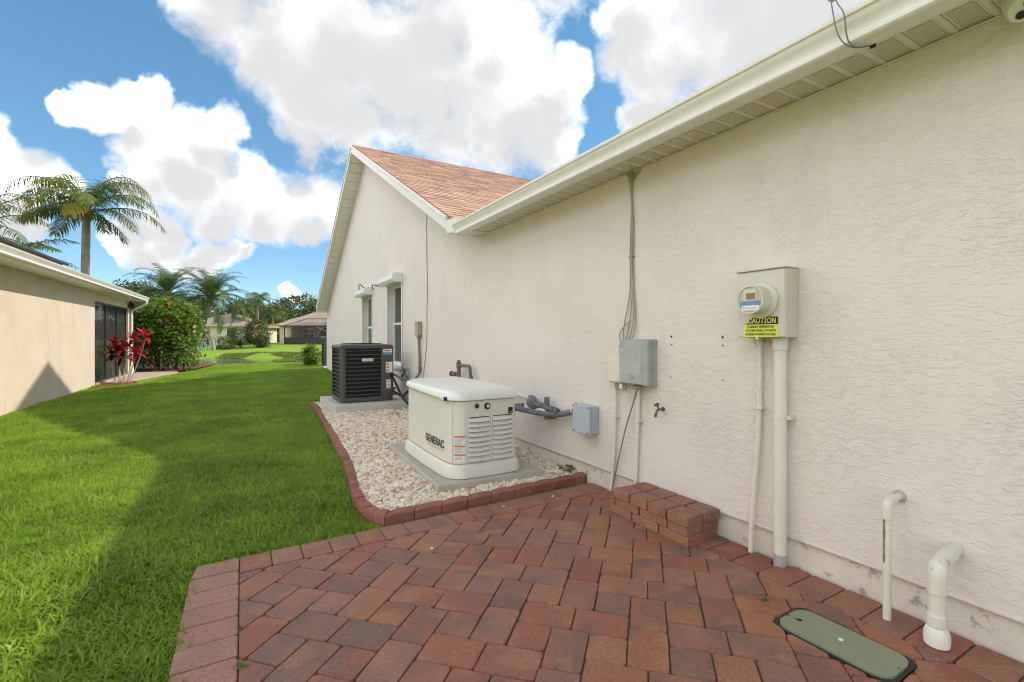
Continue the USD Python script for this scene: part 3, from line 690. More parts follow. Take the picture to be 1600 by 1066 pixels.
spots = []
for lay, (z, step) in enumerate(((0.008, 0.021), (0.026, 0.024), (0.038, 0.036))):
    gx, gy = np.meshgrid(np.arange(0.7, 2.62, step), np.arange(3.05, 9.2, step), indexing='ij')
    pts = np.column_stack([gx.ravel(), gy.ravel()]) + rng.uniform(-.5, .5, (gx.size, 2)) * step
    for p in pts:
        if lay == 2 and meshkit.noise(np.array([p[0] * 5, p[1] * 5, 0.3])) < 0.35: continue
        q = Point(p)
        if p[0] < 2.512 and inside.contains(q) and not gp.contains(q) and not ap.contains(q): spots.append((p[0], p[1], z + rng.uniform(-.004, .004), lay))
spots = np.array(spots); near = np.argsort(zc(spots[:, 0], spots[:, 1]) - 0.6 * spots[:, 3])
size = np.clip(rng.lognormal(math.log(0.0168), 0.34, len(spots)), 0.008, 0.034)
for k in near[:300]:
    v, f = PEB[k % 10]; v = rot(rot(v * size[k], 'x', rng.normal(0, .5)), 'z', rng.uniform(0, 6.3)) + spots[k, :3]
    bed.add('stone', (v, f), 'river_stone', True)
def instancer(path, protos, pos, scale, quat, which, mat_, smooth=True, kind='stuff'):
    pi = UsdGeom.PointInstancer.Define(stage, path); targets = []
    for i, m in enumerate(protos):
        pm_ = usdkit.mesh(stage, f'{path}/piece_{i:03d}', m[:2], M[mat_[i] if isinstance(mat_, list) else mat_], smooth)
        if len(m) == 3: soft_normals(pm_, m[2])
        targets.append(f'{path}/piece_{i:03d}')
    pi.CreatePrototypesRel().SetTargets(targets)
    pi.CreatePositionsAttr(Vt.Vec3fArray.FromNumpy(np.asarray(pos, np.float32)))
    pi.CreateScalesAttr(Vt.Vec3fArray.FromNumpy(np.asarray(scale, np.float32)))
    pi.CreateOrientationsAttr(Vt.QuathArray([Gf.Quath(float(a), float(b), float(c), float(d)) for a, b, c, d in quat]))
    pi.CreateProtoIndicesAttr(Vt.IntArray.FromNumpy(np.asarray(which, np.int32)))
    setd(path, kind=kind)
    return pi
def quats(n, tiltx, full=True):
    """Random turns about z after a small random tilt."""
    a = rng.uniform(0, 2 * PI, n); t = rng.normal(0, tiltx, n); b = rng.uniform(0, 2 * PI, n)
    qz = np.column_stack([np.cos(a / 2), 0 * a, 0 * a, np.sin(a / 2)]); qt = np.column_stack([np.cos(t / 2), np.sin(t / 2) * np.cos(b), np.sin(t / 2) * np.sin(b), 0 * a])
    w1, x1, y1, z1 = qt.T; w2, x2, y2, z2 = qz.T
    return np.column_stack([w1 * w2 - x1 * x2 - y1 * y2 - z1 * z2, w1 * x2 + x1 * w2 + y1 * z2 - z1 * y2, w1 * y2 - x1 * z2 + y1 * w2 + z1 * x2, w1 * z2 + x1 * y2 - y1 * x2 + z1 * w2])
rest = near[300:]
instancer(bed.path + '/small_stones', PEB, spots[rest, :3] - bed.loc, size[rest][:, None] * rng.uniform(.85, 1.15, (len(rest), 3)), quats(len(rest), .5), rest % 10, 'river_stone')

# ------------------------------------------------------------------ grass
def blade_patch(seed, n, rad, hgt, wid):
    r = np.random.default_rng(seed); V, F = [], []
    for k in range(n):
        a, d = r.uniform(0, 2 * PI), rad * math.sqrt(r.random()); o = np.array([d * math.cos(a), d * math.sin(a), -0.01])
        az = r.uniform(0, 2 * PI); L = hgt * r.choice([.55, .8, 1.0, 1.15, 1.5]); w = wid * r.uniform(.7, 1.25); lean = r.uniform(0.5, 1.45)
        u = np.array([math.cos(az), math.sin(az), 0]); s = np.array([-u[1], u[0], 0]) * w / 2
        p1 = o + u * L * 0.25 * math.sin(lean) + [0, 0, L * 0.5 * math.cos(lean * .5)]
        p2 = p1 + u * L * 0.5 * math.sin(lean) + [0, 0, L * 0.5 * math.cos(lean * 1.5)]
        b = len(V); V += [o - s * .7, o + s * .7, p1 - s, p1 + s, p2]
        F += [[b, b + 1, b + 3], [b, b + 3, b + 2], [b + 2, b + 3, b + 4]]
    V = np.array(V); N = r.normal(0, .30, (n, 3)).repeat(5, 0) + [0, 0, 1.0]
    N /= np.linalg.norm(N, axis=1, keepdims=True); return V, face_along(V, np.array(F), N), N
GR = [blade_patch(s, 64, 0.075, 0.053, 0.0068) for s in range(5)] + [blade_patch(50 + s, 60, 0.12, 0.053, 0.008) for s in range(3)]
keep_out = [prep(Polygon([(XL - .006, -2), (2.6, -2), (2.6, y_out(2.6)), (XL - .006, 2.99)]).union(Polygon([(.72, 2.95), (2.6, 2.95), (2.6, 3.4), (.72, 3.3)])).union(Polygon([*map(tuple, po), (2.6, 3.1), (2.6, 9.08)]).buffer(0.012)))]
def lawn_points(x0, x1, y0, y1, per):
    n = int((x1 - x0) * (y1 - y0) * per); p = rng.uniform([x0, y0], [x1, y1], (n, 2))
    X, Z = cs * p[:, 0] - sn * p[:, 1], zc(p[:, 0], p[:, 1])
    ok = (Z > 0.9) & (np.abs(X) < 1.25 * Z + .4) & (p[:, 0] > -3.16) & ~((p[:, 0] > 2.45) & (p[:, 1] < 17.4))
    p = p[ok]
    return np.array([q for q in p if not any(k.contains(Point(q)) for k in keep_out)])
g1, g2 = lawn_points(-3.2, 2.5, 0.6, 7.5, 400), lawn_points(-3.2, 2.5, 7.5, 13, 150)
g3 = lawn_points(-3.2, 2.5, 13, 19.5, 80)
g4 = lawn_points(-2.6, 8.0, 19.5, 27, 45)
g4 = g4[(zc(g4[:, 0], g4[:, 1]) < 24)]
beds = Polygon([(-4, 15.3), (-2.2, 15.6), (-1.9, 18.0), (-1.55, 20.6), (-1.3, 24.5), (-2.2, 27), (-5, 27)])
bedp = prep(beds)
keep = lambda g: np.array([q for q in g if not bedp.contains(Point(q))])
g3, g4 = keep(g3), keep(g4)
gp_ = np.vstack([g1, g2, g3, g4]); wh = np.concatenate([rng.integers(0, 5, len(g1)), rng.integers(0, 8, len(g2)), rng.integers(5, 8, len(g3) + len(g4))])
sc = rng.uniform(.75, 1.2, len(gp_)) * (0.85 + 0.5 * meshkit.noise(np.column_stack([gp_ * 1.3, 0 * gp_[:, 0]])))
instancer('/World/grass', GR, np.column_stack([gp_, ground(gp_[:, 0], gp_[:, 1]) - 0.004]), np.column_stack([sc, sc, sc * rng.uniform(.8, 1.2, len(gp_))]), quats(len(gp_), .12), wh, 'grass_blade')
setd('/World/grass', label='thick bright green lawn grass between the two houses', category='grass')

for (x, y), k, lb in (((2.02, 2.935), 2, 'stray white pebble on the patio border nearer the house wall'), ((1.60, 2.93), 5, 'stray white pebble on the patio border in front of the generator'), ((0.93, 2.55), 7, 'stray white pebble out on the open pavers')):
    v, f = PEB[k]; top('pebble', (v * .011 + [x, y, .007], f), 'river_stone', lb, 'pebble', smooth=True)

# ================================================================== THE HOUSE
D = 2.515
RY, RZ = 11.3, 5.62                                  # the ridge
SR, SL = 0.5, 0.572                                  # pitch to the right (towards the camera) and to the left
rz_ = lambda y: RZ - (RY - y) * SR if y < RY else RZ - (y - RY) * SL
house = Thing('house', 'long cream stucco house with a shingled gable filling the right side', 'house', loc=(D, 8, 0))
WIN = [(8.45, 9.40, 0.66, 2.20), (10.70, 11.68, 0.66, 2.14)]
wp = Polygon([(-3, 0.145), (17.3, 0.145), (17.3, rz_(17.3) - 0.12), (RY, RZ - 0.10), (5.05, rz_(5.05) - 0.10), (5.05, 2.44), (-3, 2.44)])
for y0, y1, z0, z1 in WIN: wp = wp.difference(sbox(y0, z0, y1, z1))
house.add('wall', extr(wp, D, D + 0.2, 'x'), 'stucco_cream', 0)
house.add('wall', bx(D + 0.2, 13, 17.1, 17.3, 0.0, 2.3), 'stucco_cream', 0)
house.add('wall', bx(D + 0.2, 13, -3.0, -2.8, 0.0, 2.44), 'stucco_cream', 0)
house.add('foundation', bx(D + 0.014, D + 0.2, -3, 17.28, -0.3, 0.143), 'foundation_render', 0)
house.add('drip_strip', bx(D - 0.004, D + 0.01, -3, 17.3, 0.141, 0.149), 'stucco_cream', 0)
# roof planes
RX0, RXE = 2.20, 13.0
def slab(pts, t):
    p = np.asarray(pts, float); n = np.cross(p[1] - p[0], p[2] - p[0]); n /= np.linalg.norm(n); n *= np.sign(n[2])
    return hull(np.vstack([p, p - n * t]))
roof = house.add('roof', join([
    slab([(RX0, 5.10, rz_(5.10)), (8.35, RY, RZ), (RX0, RY, RZ), (RX0, 5.10, rz_(5.10))][:3], 0.05),
    slab([(RX0, RY, RZ), (RXE, RY, RZ), (RXE, 17.25, rz_(17.25)), (RX0, 17.25, rz_(17.25))], 0.05),
    slab([(2.20, -3.2, 2.57), (2.20, 5.05, 2.57), (8.35, RY, 2.57 + 6.15 * .5), (8.35, -3.2, 2.57 + 6.15 * .5)], 0.05)]), 'roof_shingle', 0, tint=0.5)
# shingle tabs on the slope that faces the camera
tabs = []
nrm_ = np.array([0, -SR, 1]) / math.hypot(SR, 1); dn = np.array([0, -1, -SR]) / math.hypot(SR, 1)
slope_len = (RY - 5.10) * math.hypot(SR, 1)
row, s = 0, 0.0
while s < slope_len:
    x = RX0 - 0.012 - rng.uniform(0, .2)
    while True:
        w = rng.choice([0.17, 0.22, 0.28, 0.34]); x1 = x + w
        p = np.array([0, RY, RZ]) + dn * s
        if x > p[1] - 2.85: break
        tabs.append((max(x, RX0 - 0.014), x1 - 0.004, s, row)); x = x1
    s += 0.138; row += 1
def tab_mesh(x0, x1, s, lift):
    a = np.array([0, RY, RZ]) + dn * (s - 0.03); b = np.array([0, RY, RZ]) + dn * (s + 0.142)
    q = lambda x, p, h: np.array([x, *(p[1:] + nrm_[1:] * h)])
    return hull([q(x0, a, 0.001), q(x1, a, 0.001), q(x0, a, .004), q(x1, a, .004), q(x0, b, 0.004), q(x1, b, .004), q(x0, b, .011 + lift), q(x1, b, .011 + lift)])
def shown(t):
    y = RY + dn[1] * t[2]; return (t[1] - t[0]) / zc((t[0] + t[1]) / 2, y) ** 1.0 - (0.03 if t[0] > 1 + y - 4.6 else 0)
order = sorted(range(len(tabs)), key=lambda k: -shown(tabs[k]))
rest_tabs = []
for r_, k in enumerate(order):
    m = tab_mesh(*tabs[k][:3], rng.choice([0, 0.004, 0.006]))
    if r_ < 300: house.add('shingle', m, 'roof_shingle', 0, under=roof, tint=rng.random())
    else: rest_tabs.append((m, rng.random()))
for t0 in range(4):                                   # the others, in four tones so that the roof keeps its mottling
    ms = [m for m, t in rest_tabs if int(t * 4) == t0]
    if ms: house.add('shingles_beyond', join(ms), 'roof_shingle', 0, under=roof, kind='stuff', tint=(t0 + .5) / 4)
courses = []                                          # the long slope above the gutter, seen only by stepping aside
for k in range(2, 49):
    a, b = 2.195 + k * .1235, 2.195 + k * .1235 + .150; zf = lambda x: 2.57 + (x - 2.2) * .5
    y1 = min(5.05 + (a - 2.2), RY)
    for y0 in np.arange(-3.2 - rng.uniform(0, .5), y1, .62):
        ya, yb = max(y0, -3.2), min(y0 + .616, y1)
        if yb - ya > .05: l = rng.choice([.0, .004]); courses.append(hull([(a, ya, zf(a) + .002), (a, yb, zf(a) + .002), (a, ya, zf(a) + .012 + l), (a, yb, zf(a) + .012 + l), (b, ya, zf(b) + .001), (b, yb, zf(b) + .001), (b, ya, zf(b) + .005), (b, yb, zf(b) + .005)]))
house.add('shingles_beyond', join(courses), 'roof_shingle', 0, under=roof, kind='stuff', tint=.55)
house.add('ridge_cap', slab([(RX0 - 0.014, RY - .13, RZ - .13 * SR + .016), (RXE, RY - .13, RZ - .13 * SR + .016), (RXE, RY + .01, RZ + 0.016), (RX0 - 0.014, RY + .01, RZ + .016)], 0.012), 'roof_shingle', 0, under=roof, tint=0.4)
# rake boards and the soffit under the gable's overhang
def rake(ya, yb, h0, h1, x0, x1):
    return hull([(x, y, rz_(y) + h) for x in (x0, x1) for y in (ya, yb) for h in (h0, h1)])
house.add('rake_board', rake(5.43, RY, -0.175, -0.012, 2.17, 2.20), 'white_trim', 0)
house.add('rake_board', rake(RY, 17.25, -0.175, -0.012, 2.17, 2.20), 'white_trim', 0)
house.add('rake_trim', rake(5.43, RY, -0.045, -0.004, 2.155, 2.169), 'white_trim', 0)
house.add('rake_trim', rake(RY, 17.25, -0.045, -0.004, 2.155, 2.169), 'white_trim', 0)
ys = np.linspace(RY, 17.2, 24)
for a, b in zip(ys, ys[1:]): house.add('rake_soffit', rake(a + .008, b - .008, -0.165, -0.150, 2.202, D - 0.002), 'soffit_vinyl', 0)
house.add('rake_soffit', rake(5.43, RY - 0.01, -0.165, -0.150, 2.202, D - 0.002), 'soffit_vinyl', 0)
house.add('rake_soffit_backing', rake(RY, 17.2, -0.149, -0.145, 2.202, D - 0.002), 'black_gap', 0)
# gable's left eave end and the returned corner on the right
house.add('eave_end', bx(2.172, D + .1, 17.12, 17.26, rz_(17.2) - 0.20, rz_(17.2) - 0.05, .004), 'white_trim', 0)
house.add('eave_return', hull([(2.165, 5.119, 2.424), (2.512, 5.119, 2.424), (2.165, 5.42, 2.47), (2.512, 5.42, 2.47), (2.165, 5.119, 2.60), (2.512, 5.119, 2.60), (2.165, 5.42, 2.63), (2.512, 5.42, 2.63)]), 'white_trim', 0)
# soffit of the long eave: one ribbed, punched vinyl panel after another
SZ = 2.43
house.add('soffit_backing', bx(2.262, D - 0.002, -1.3, 4.955, SZ + 0.012, SZ + 0.02), 'black_gap', 0)
PW = 0.1232
for k in range(-7, 37):
    y0 = 0.640 + PW * k; y1 = y0 + PW
    if y1 > 4.97: break
    prof = Polygon([(y0, SZ + .008), (y0, SZ + .001), (y0 + .006, SZ - 0.004), (y0 + .018, SZ - .004), (y0 + .024, SZ + .002), (y1 - .002, SZ + .002), (y1 - .002, SZ + .008)])
    p = house.add('soffit_panel', extr(prof, 2.262, D - 0.003, 'x'), 'soffit_vinyl', 0)
    house.add('vent_strip', bx(2.325, D - 0.03, y0 + .032, y1 - .010, SZ - 0.0005, SZ + .0015), 'soffit_vent', 0, under=p)
house.add('soffit_channel', bx(D - .016, D - 0.001, -1.3, 4.955, SZ - .012, SZ - 0.006), 'soffit_vinyl', 0)
house.add('soffit_end', bx(2.262, D - .001, 4.956, 5.118, SZ - .006, SZ + .13), 'white_trim', 0)
# fascia and gutter
house.add('fascia', bx(2.235, 2.26, -3, 5.12, 2.405, 2.56), 'white_trim', 0)
gprof = Polygon([(2.234, 2.520), (2.234, 2.394), (2.172, 2.394), (2.156, 2.397), (2.149, 2.405), (2.149, 2.419), (2.156, 2.425), (2.158, 2.435), (2.153, 2.453), (2.140, 2.468), (2.130, 2.480), (2.126, 2.494), (2.118, 2.497), (2.115, 2.504), (2.115, 2.514), (2.120, 2.519), (2.128, 2.516), (2.130, 2.508), (2.136, 2.482), (2.158, 2.455), (2.164, 2.44), (2.160, 2.40), (2.228, 2.40), (2.228, 2.520)])
gut = house.add('gutter', extr(gprof, -3, 5.12, 'y'), 'gutter_enamel', 40)
house.add('end_cap', extr(Polygon([(2.236, 2.522), (2.236, 2.391), (2.172, 2.391), (2.146, 2.402), (2.146, 2.42), (2.155, 2.436), (2.150, 2.453), (2.124, 2.48), (2.112, 2.50), (2.113, 2.522)]), 5.121, 5.126, 'y'), 'white_trim', 0, under=gut)
# windows with roller shutter boxes
for i, (y0, y1, z0, z1) in enumerate(WIN):
    xf = D + 0.1
    fr = 0.045
    outer = sbox(y0 + .001, z0 + .001, y1 - .001, z1 - .001); zm = z0 + (z1 - z0) * 0.52
    holes = [sbox(y0 + fr, z0 + fr + .02, y1 - fr, zm - .02), sbox(y0 + fr, zm + .02, y1 - fr, z1 - fr)]
    w = house.add('window', extr(outer.difference(holes[0]).difference(holes[1]), xf, xf + 0.05, 'x'), 'white_vinyl', 0)
    for h in holes: house.add('pane', extr(h.buffer(.004), xf + 0.022, xf + 0.026, 'x'), 'window_glass', 0, under=w)
    house.add('blind', bx(xf + .07, xf + .075, y0, y1, z0, z1), 'blind', 0, under=w)
    house.add('sill', hull([(D - .03, y0 - .03, z0 - .002), (D - .03, y1 + .03, z0 - .002), (D - .03, y0 - .03, z0 - .05), (D - .03, y1 + .03, z0 - .05), (D - .0015, y0 - .03, z0 + .0), (D - .0015, y1 + .03, z0 + 0), (D - .0015, y0 - .03, z0 - .055), (D - .0015, y1 + .03, z0 - .055)]), 'white_trim', 0, under=w)
    for a, b in ((y0 - .045, y0 - .002), (y1 + .002, y1 + .04)): house.add('shutter_track', bx(D - .022, D - 0.001, a, b, z0, z1, .003), 'white_vinyl', 0, under=w)
    house.add('shutter_slot', bx(D - .014, D - 0.0015, y1 + .041, y1 + .052, z0, z1), 'black_gap', 0, under=w)
    bp = Polygon([(D - .001, z1 + .165), (D - .13, z1 + .165), (D - .195, z1 + .135), (D - .195, z1 + .05), (D - .15, z1 + .002), (D - .001, z1 + .002)])
    house.add('shutter_box', extr(bp, y0 - .05, y1 + .05, 'y'), 'white_vinyl', 0, under=w)
house.add('wire', tube(curve([(D - .01, 9.47, 2.30), (D - .06, 9.62, 2.31), (D - .05, 9.82, 2.27), (D - .07, 10.1, 2.29), (D - .01, 10.6, 2.26)], 20), 0.011, 6), 'black_rubber')
house.add('wire', tube(curve([(D - .12, 10.9, 2.30), (D - .21, 10.95, 2.38), (D - .21, 11.1, 2.38), (D - .20, 11.15, 2.28)], 14), 0.01, 6), 'black_rubber')
for y, z, r in ((2.245, 1.204, .0072), (2.243, 1.150, .0045), (1.853, 1.200, .0065), (1.851, 1.150, .004), (2.25, 0.93, .004), (1.85, 0.94, .004)):
    house.add('anchor_hole', lathe([(r, -.001), (r, 0.0025), (r * .6, .004)], 8, '-x', (D - .001, y, z)), 'black_gap')

# ================================================================== ON THE WALL
def straps(t, x, y, zs, r):
    for z in zs:
        t.add('strap', join([lathe([(r + .003, -.011), (r + .003, .011)], 14, 'z', (x, y, z)), bx(x - .002, D - .001, y - r - .022, y + r + .022, z - .011, z + .011)]), 'pvc_painted')
# the meter can
mc = Thing('meter_box', 'cream electric meter box with a round meter and yellow caution sticker', 'meter box', loc=(D, 1.54, 1.38))
X0, Y0, Y1, Z0, Z1 = 2.398, 1.404, 1.674, 1.198, 1.556
mc.add('housing', bx(X0, D - .001, Y0, Y1, Z0, Z1, .004), 'box_paint', 20)
mc.add('cover', bx(X0 - .004, X0 - 0.0005, Y0 + .004, Y1 - .004, Z0 + .004, Z1 - .006, .0015), 'box_paint', 20)
mc.add('rain_lip', bx(X0 - .012, D - .002, Y0 - .004, Y1 + .004, Z1 + .0005, Z1 + .008, .002), 'box_paint', 20)
my, mz = 1.533, 1.395
mt = mc.add('meter', lathe([(.088, 0), (.092, .004), (.092, .012), (.080, .018), (.076, .02), (.074, .045), (.074, .086), (.0725, .088)], 40, '-x', (X0 - .004, my, mz)), 'meter_shell', 35, label='round pale electric meter with a blue faced dial')
mc.add('sealing_ring', lathe([(.093, .0), (.096, .003), (.096, .010), (.093, .013), (.0905, .013)], 40, '-x', (X0 - .0045, my, mz)), 'box_paint', 35, under=mt)
fx = X0 - .0945
mc.add('dial_face', lathe([(.067, 0), (.067, .003)], 40, '-x', (fx, my, mz)), 'meter_face', 20, under=mt)
mc.add('dial_rim', extr(Point(my, mz).buffer(.0735, quad_segs=12).difference(Point(my, mz).buffer(.067, quad_segs=12)), fx - .0075, fx + .003, 'x'), 'meter_shell', 20, under=mt)
hf = Point(my, mz).buffer(.066)
mc.add('blue_panel', extr(hf.intersection(sbox(my - .06, mz - .043, my + .055, mz - .008)), fx - .0048, fx - .0035, 'x'), 'label_blue', 0, under=mt)
mc.add('white_panel', extr(sbox(my - .052, mz - .056, my + .045, mz - .030), fx - .0062, fx - .0052, 'x'), 'label_white', 0, under=mt)
mc.add('print_line', extr(sbox(my - .036, mz - .046, my + .018, mz - .041), fx - .0068, fx - .0064, 'x'), 'label_grey', 0, under=mt)
mc.add('red_mark', extr(sbox(my + .028, mz - .044, my + .036, mz - .036), fx - .0068, fx - .0064, 'x'), 'label_red', 0, under=mt)
mc.add('display_frame', extr(sbox(my - .038, mz - .004, my + .036, mz + .056), fx - .0060, fx - .0035, 'x'), 'meter_shell', 0, under=mt)
mc.add('display', extr(sbox(my - .030, mz + .002, my + .020, mz + .034), fx - .0072, fx - .0062, 'x'), 'meter_lcd', 0, under=mt)
def wall_text(txt, h, y, z, x, w=None, bold=False):
    """Lettering on a face that looks towards -x; it reads from large y to small y. y is the left edge, z the base line."""
    m = meshkit.text_mesh(txt, h, 0.0006, bold); v = np.array(m.vertices); k = (w / (v[:, 0].max() - v[:, 0].min())) if w else 1
    return np.column_stack([x - v[:, 2], y - (v[:, 0] - v[:, 0].min()) * k, z + v[:, 1]]), np.array(m.faces)
st_y0, st_y1 = 1.632, 1.440
sx = X0 - .0046
stk = mc.add('caution_sticker', extr(Polygon([(st_y1, 1.201), (st_y0, 1.201), (st_y0, 1.268), (st_y1, 1.268)]), sx - .0008, sx, 'x'), 'label_yellow', 0, label='yellow and black caution sticker')
mc.add('header', extr(Polygon([(st_y1, 1.268), (st_y0 - .004, 1.268), (st_y0 - .020, 1.272), (st_y0 - .045, 1.300), (st_y0 - .06, 1.307), (st_y1, 1.307)]), sx - .0012, sx - .0002, 'x'), 'label_black', 0, under=stk)
mc.add('lettering', wall_text('CAUTION', .026, st_y0 - .026, 1.275, sx - .0016, .155, True), 'label_yellow', 0, under=stk)
for txt, z, w in (('STANDBY GENERATOR', 1.250, .150), ('AUTOMATICALLY STARTS', 1.230, .170), ('DURING POWER OUTAGE', 1.210, .168)):
    mc.add('lettering', wall_text(txt, .0115, (st_y0 + st_y1) / 2 + w / 2, z, sx - .0012, w, True), 'label_black', 0, under=stk)
mc.add('seal_tag', bx(X0 - .012, X0 - .002, 1.548, 1.560, 1.188, 1.203, .002), 'label_white')
# conduits under it
cd = Thing('main_conduit', 'thick cream conduit running from the meter box to the pavers', 'conduit', loc=(2.470, 1.474, 0))
cd.add('pipe', tube([(2.470, 1.474, 0.055), (2.470, 1.474, 1.14)], .0315, 18), 'pvc_painted')
cd.add('coupling', lathe([(.0345, 1.13), (.0375, 1.134), (.0375, 1.195), (.034, 1.197)], 20, 'z', (2.470, 1.474, 0)), 'pvc_painted')
cd.add('collar', lathe([(.033, -.05), (.033, .054), (.0315, .058)], 20, 'z', (2.470, 1.474, 0)), 'grey_metal')
straps(cd, 2.470, 1.474, (0.78,), .0315)
gc = Thing('thin_conduit', 'thin bent cream conduit beside the thick one under the meter box', 'conduit', loc=(2.484, 1.648, 0))
gc.add('pipe', tube(curve([(2.484, 1.652, -.03), (2.487, 1.640, .25), (2.492, 1.618, .55), (2.495, 1.606, .85), (2.49, 1.600, 1.197)], 20), .0135, 10), 'pvc_painted')
gc.add('connector', lathe([(.019, 1.172), (.019, 1.197)], 12, 'z', (2.49, 1.600, 0)), 'box_paint')
gc.add('strap', bx(2.476, D - .001, 1.585, 1.632, .80, .82, .003), 'pvc_painted')
# the grey telephone box
tb = Thing('grey_utility_box', 'larger weathered grey utility box on the wall under the cable bundle', 'utility box', loc=(D, 2.52, 1.0))
def facet(y0, y1, z0, z1, x, xb, ins, tilt=0.0):
    o = [(y0, z0), (y1, z0), (y1, z1), (y0, z1)]; c = np.array([(y0 + y1) / 2, (z0 + z1) / 2])
    R = lambda p: (c + np.array([[math.cos(tilt), -math.sin(tilt)], [math.sin(tilt), math.cos(tilt)]]) @ (np.array(p) - c))
    return hull([(xb, *R(p)) for p in o] + [(x + .03, *R(p)) for p in o] + [(x, *R((p[0] + (ins if p[0] == y0 else -ins * .6), p[1] + (ins * .35 if p[1] == z0 else -ins * .8)))) for p in o])
tb.add('back_plate', facet(2.372, 2.668, .852, 1.186, 2.487, D - .001, .002), 'grey_metal', 20)
tb.add('cover', facet(2.385, 2.655, .860, 1.175, 2.405, 2.487, .034), 'grey_metal', 20)
tb.add('screw', lathe([(.007, 0), (.007, .003)], 10, '-x', (2.4055, 2.602, 1.105)), 'label_white')
tb.add('cable_gland', bx(2.45, 2.49, 2.49, 2.55, .825, .852, .004), 'wire_tan')
bb = Thing('beige_utility_box', 'small beige plastic utility box left of the grey one', 'utility box', loc=(D, 2.74, .95))
bb.add('housing', bx(2.462, D - .001, 2.672, 2.812, .852, 1.028, .006), 'beige_plastic', 20)
bb.add('cover', bx(2.448, 2.4615, 2.668, 2.816, .860, 1.042, .006), 'beige_plastic', 20)
bb.add('cable_entry', bx(2.468, 2.505, 2.715, 2.755, .815, .851, .003), 'wire_grey')
bb.add('cable_entry', bx(2.462, 2.505, 2.665, 2.705, .812, .851, .003), 'beige_plastic')
for nm, lb, pts, r in (('cable_conduit', 'left thin conduit dropping from the beige utility box', [(2.492, 2.775, .83), (2.492, 2.778, .5), (2.495, 2.80, .25), (2.497, 2.829, -.02)], .0125),
                       ('cable_conduit', 'right thin conduit dropping from the grey utility box to the brick step', [(2.492, 2.528, .84), (2.492, 2.535, .6), (2.495, 2.55, .35), (2.496, 2.566, .0)], .0145)):
    t = Thing(nm, lb, 'conduit', loc=pts[-1])
    t.add('pipe', tube(curve(pts, 18), r, 10), 'pvc_painted')
    t.add('strap', bx(2.478, D - .001, pts[1][1] - .03, pts[1][1] + .03, .585, .60, .003), 'pvc_painted')
top('grey_cable', tube(curve([(2.47, 2.515, .845), (2.475, 2.555, .74), (2.482, 2.635, .56), (2.487, 2.705, .36), (2.49, 2.77, .15), (2.492, 2.815, .0)], 30), .0055, 6), 'wire_grey', 'thin grey cable slanting from the grey utility box down to the ground', 'cable')
cb = Thing('cable_bundle', 'bundle of tan cables running from the eave to the grey utility box', 'cables', loc=(D, 2.62, 1.2))
for k in range(4):
    a = k * .012
    pts = [(D - .012 - (k % 2) * .009, 2.585 + a * 1.6, 2.425), (D - .014, 2.605 + a * .5, 2.33), (D - .012, 2.595 + a * .55, 2.05), (D - .012 - (k % 2) * .008, 2.597 + a * .5, 1.75), (D - .012, 2.58 + a * (.7 + .2 * k), 1.45 + .03 * k), (D - .016, 2.575 + a * (1.3 + .5 * k), 1.26 + .02 * k), (D - .02, 2.60 + a * 2.6, 1.185 - .004 * k)]
    cb.add('cable', tube(curve(pts, 40), .0048, 6), 'wire_tan')
cb.add('cable', tube(curve([(D - .012, 2.62, 1.32), (D - .03, 2.70, 1.25), (D - .025, 2.725, 1.20), (D - .02, 2.70, 1.15), (D - .014, 2.69, 1.12)], 20), .005, 6), 'wire_tan')
cb.add('clip', bx(D - .02, D - .001, 2.585, 2.635, 1.79, 1.80, .002), 'wire_grey')
cb.add('caulk', hull([(D - .002, 2.50, 2.428), (D - .002, 2.68, 2.428), (D - .012, 2.52, 2.428), (D - .012, 2.66, 2.428), (D - .001, 2.58, 2.36), (D - .001, 2.61, 2.36)]), 'wire_tan')
top('long_cable', tube(curve([(D - .006, 7.10, 3.30), (D - .007, 7.115, 2.9), (D - .006, 7.10, 2.3), (D - .007, 7.085, 1.9), (D - .006, 7.11, 1.5), (D - .007, 7.12, 1.1), (D - .01, 7.22, .72), (D - .012, 7.25, .3)], 60), .0048, 6), 'wire_grey', 'thin grey cable running down the gable wall right of the windows', 'cable')
# garden tap
HB = np.array([D, 2.318, .705])
smaller = lambda m: (HB + (vf(m)[0] - HB) * .68, vf(m)[1])
hb = Thing('garden_tap', 'old brass garden tap on the wall right of the utility boxes', 'tap', loc=(D, 2.318, .72))
hb.add('flange', smaller(lathe([(.024, 0), (.022, .006), (.012, .009)], 16, '-x', (D, 2.318, .705))), 'brass_old')
hb.add('body', smaller(join([tube([(D, 2.318, .705), (D - .075, 2.318, .705)], .011, 10), tube(bend([(D - .05, 2.318, .705), (D - .085, 2.318, .70), (D - .105, 2.318, .655)], .02), .012, 10), tube([(D - .06, 2.318, .70), (D - .085, 2.318, .752)], .008, 8)])), 'brass_old')
hw = lathe([(.026, 0), (.028, .004), (.028, .009), (.02, .012)], 14, 'z'); hw = (rot(hw[0], 'y', -.45) + [D - .087, 2.318, .752], hw[1])
hb.add('handle', smaller(hw), 'brass_old')
hb.add('spout', smaller(lathe([(.015, .632), (.015, .660)], 12, 'z', (D - .108, 2.318, 0))), 'brass_old')
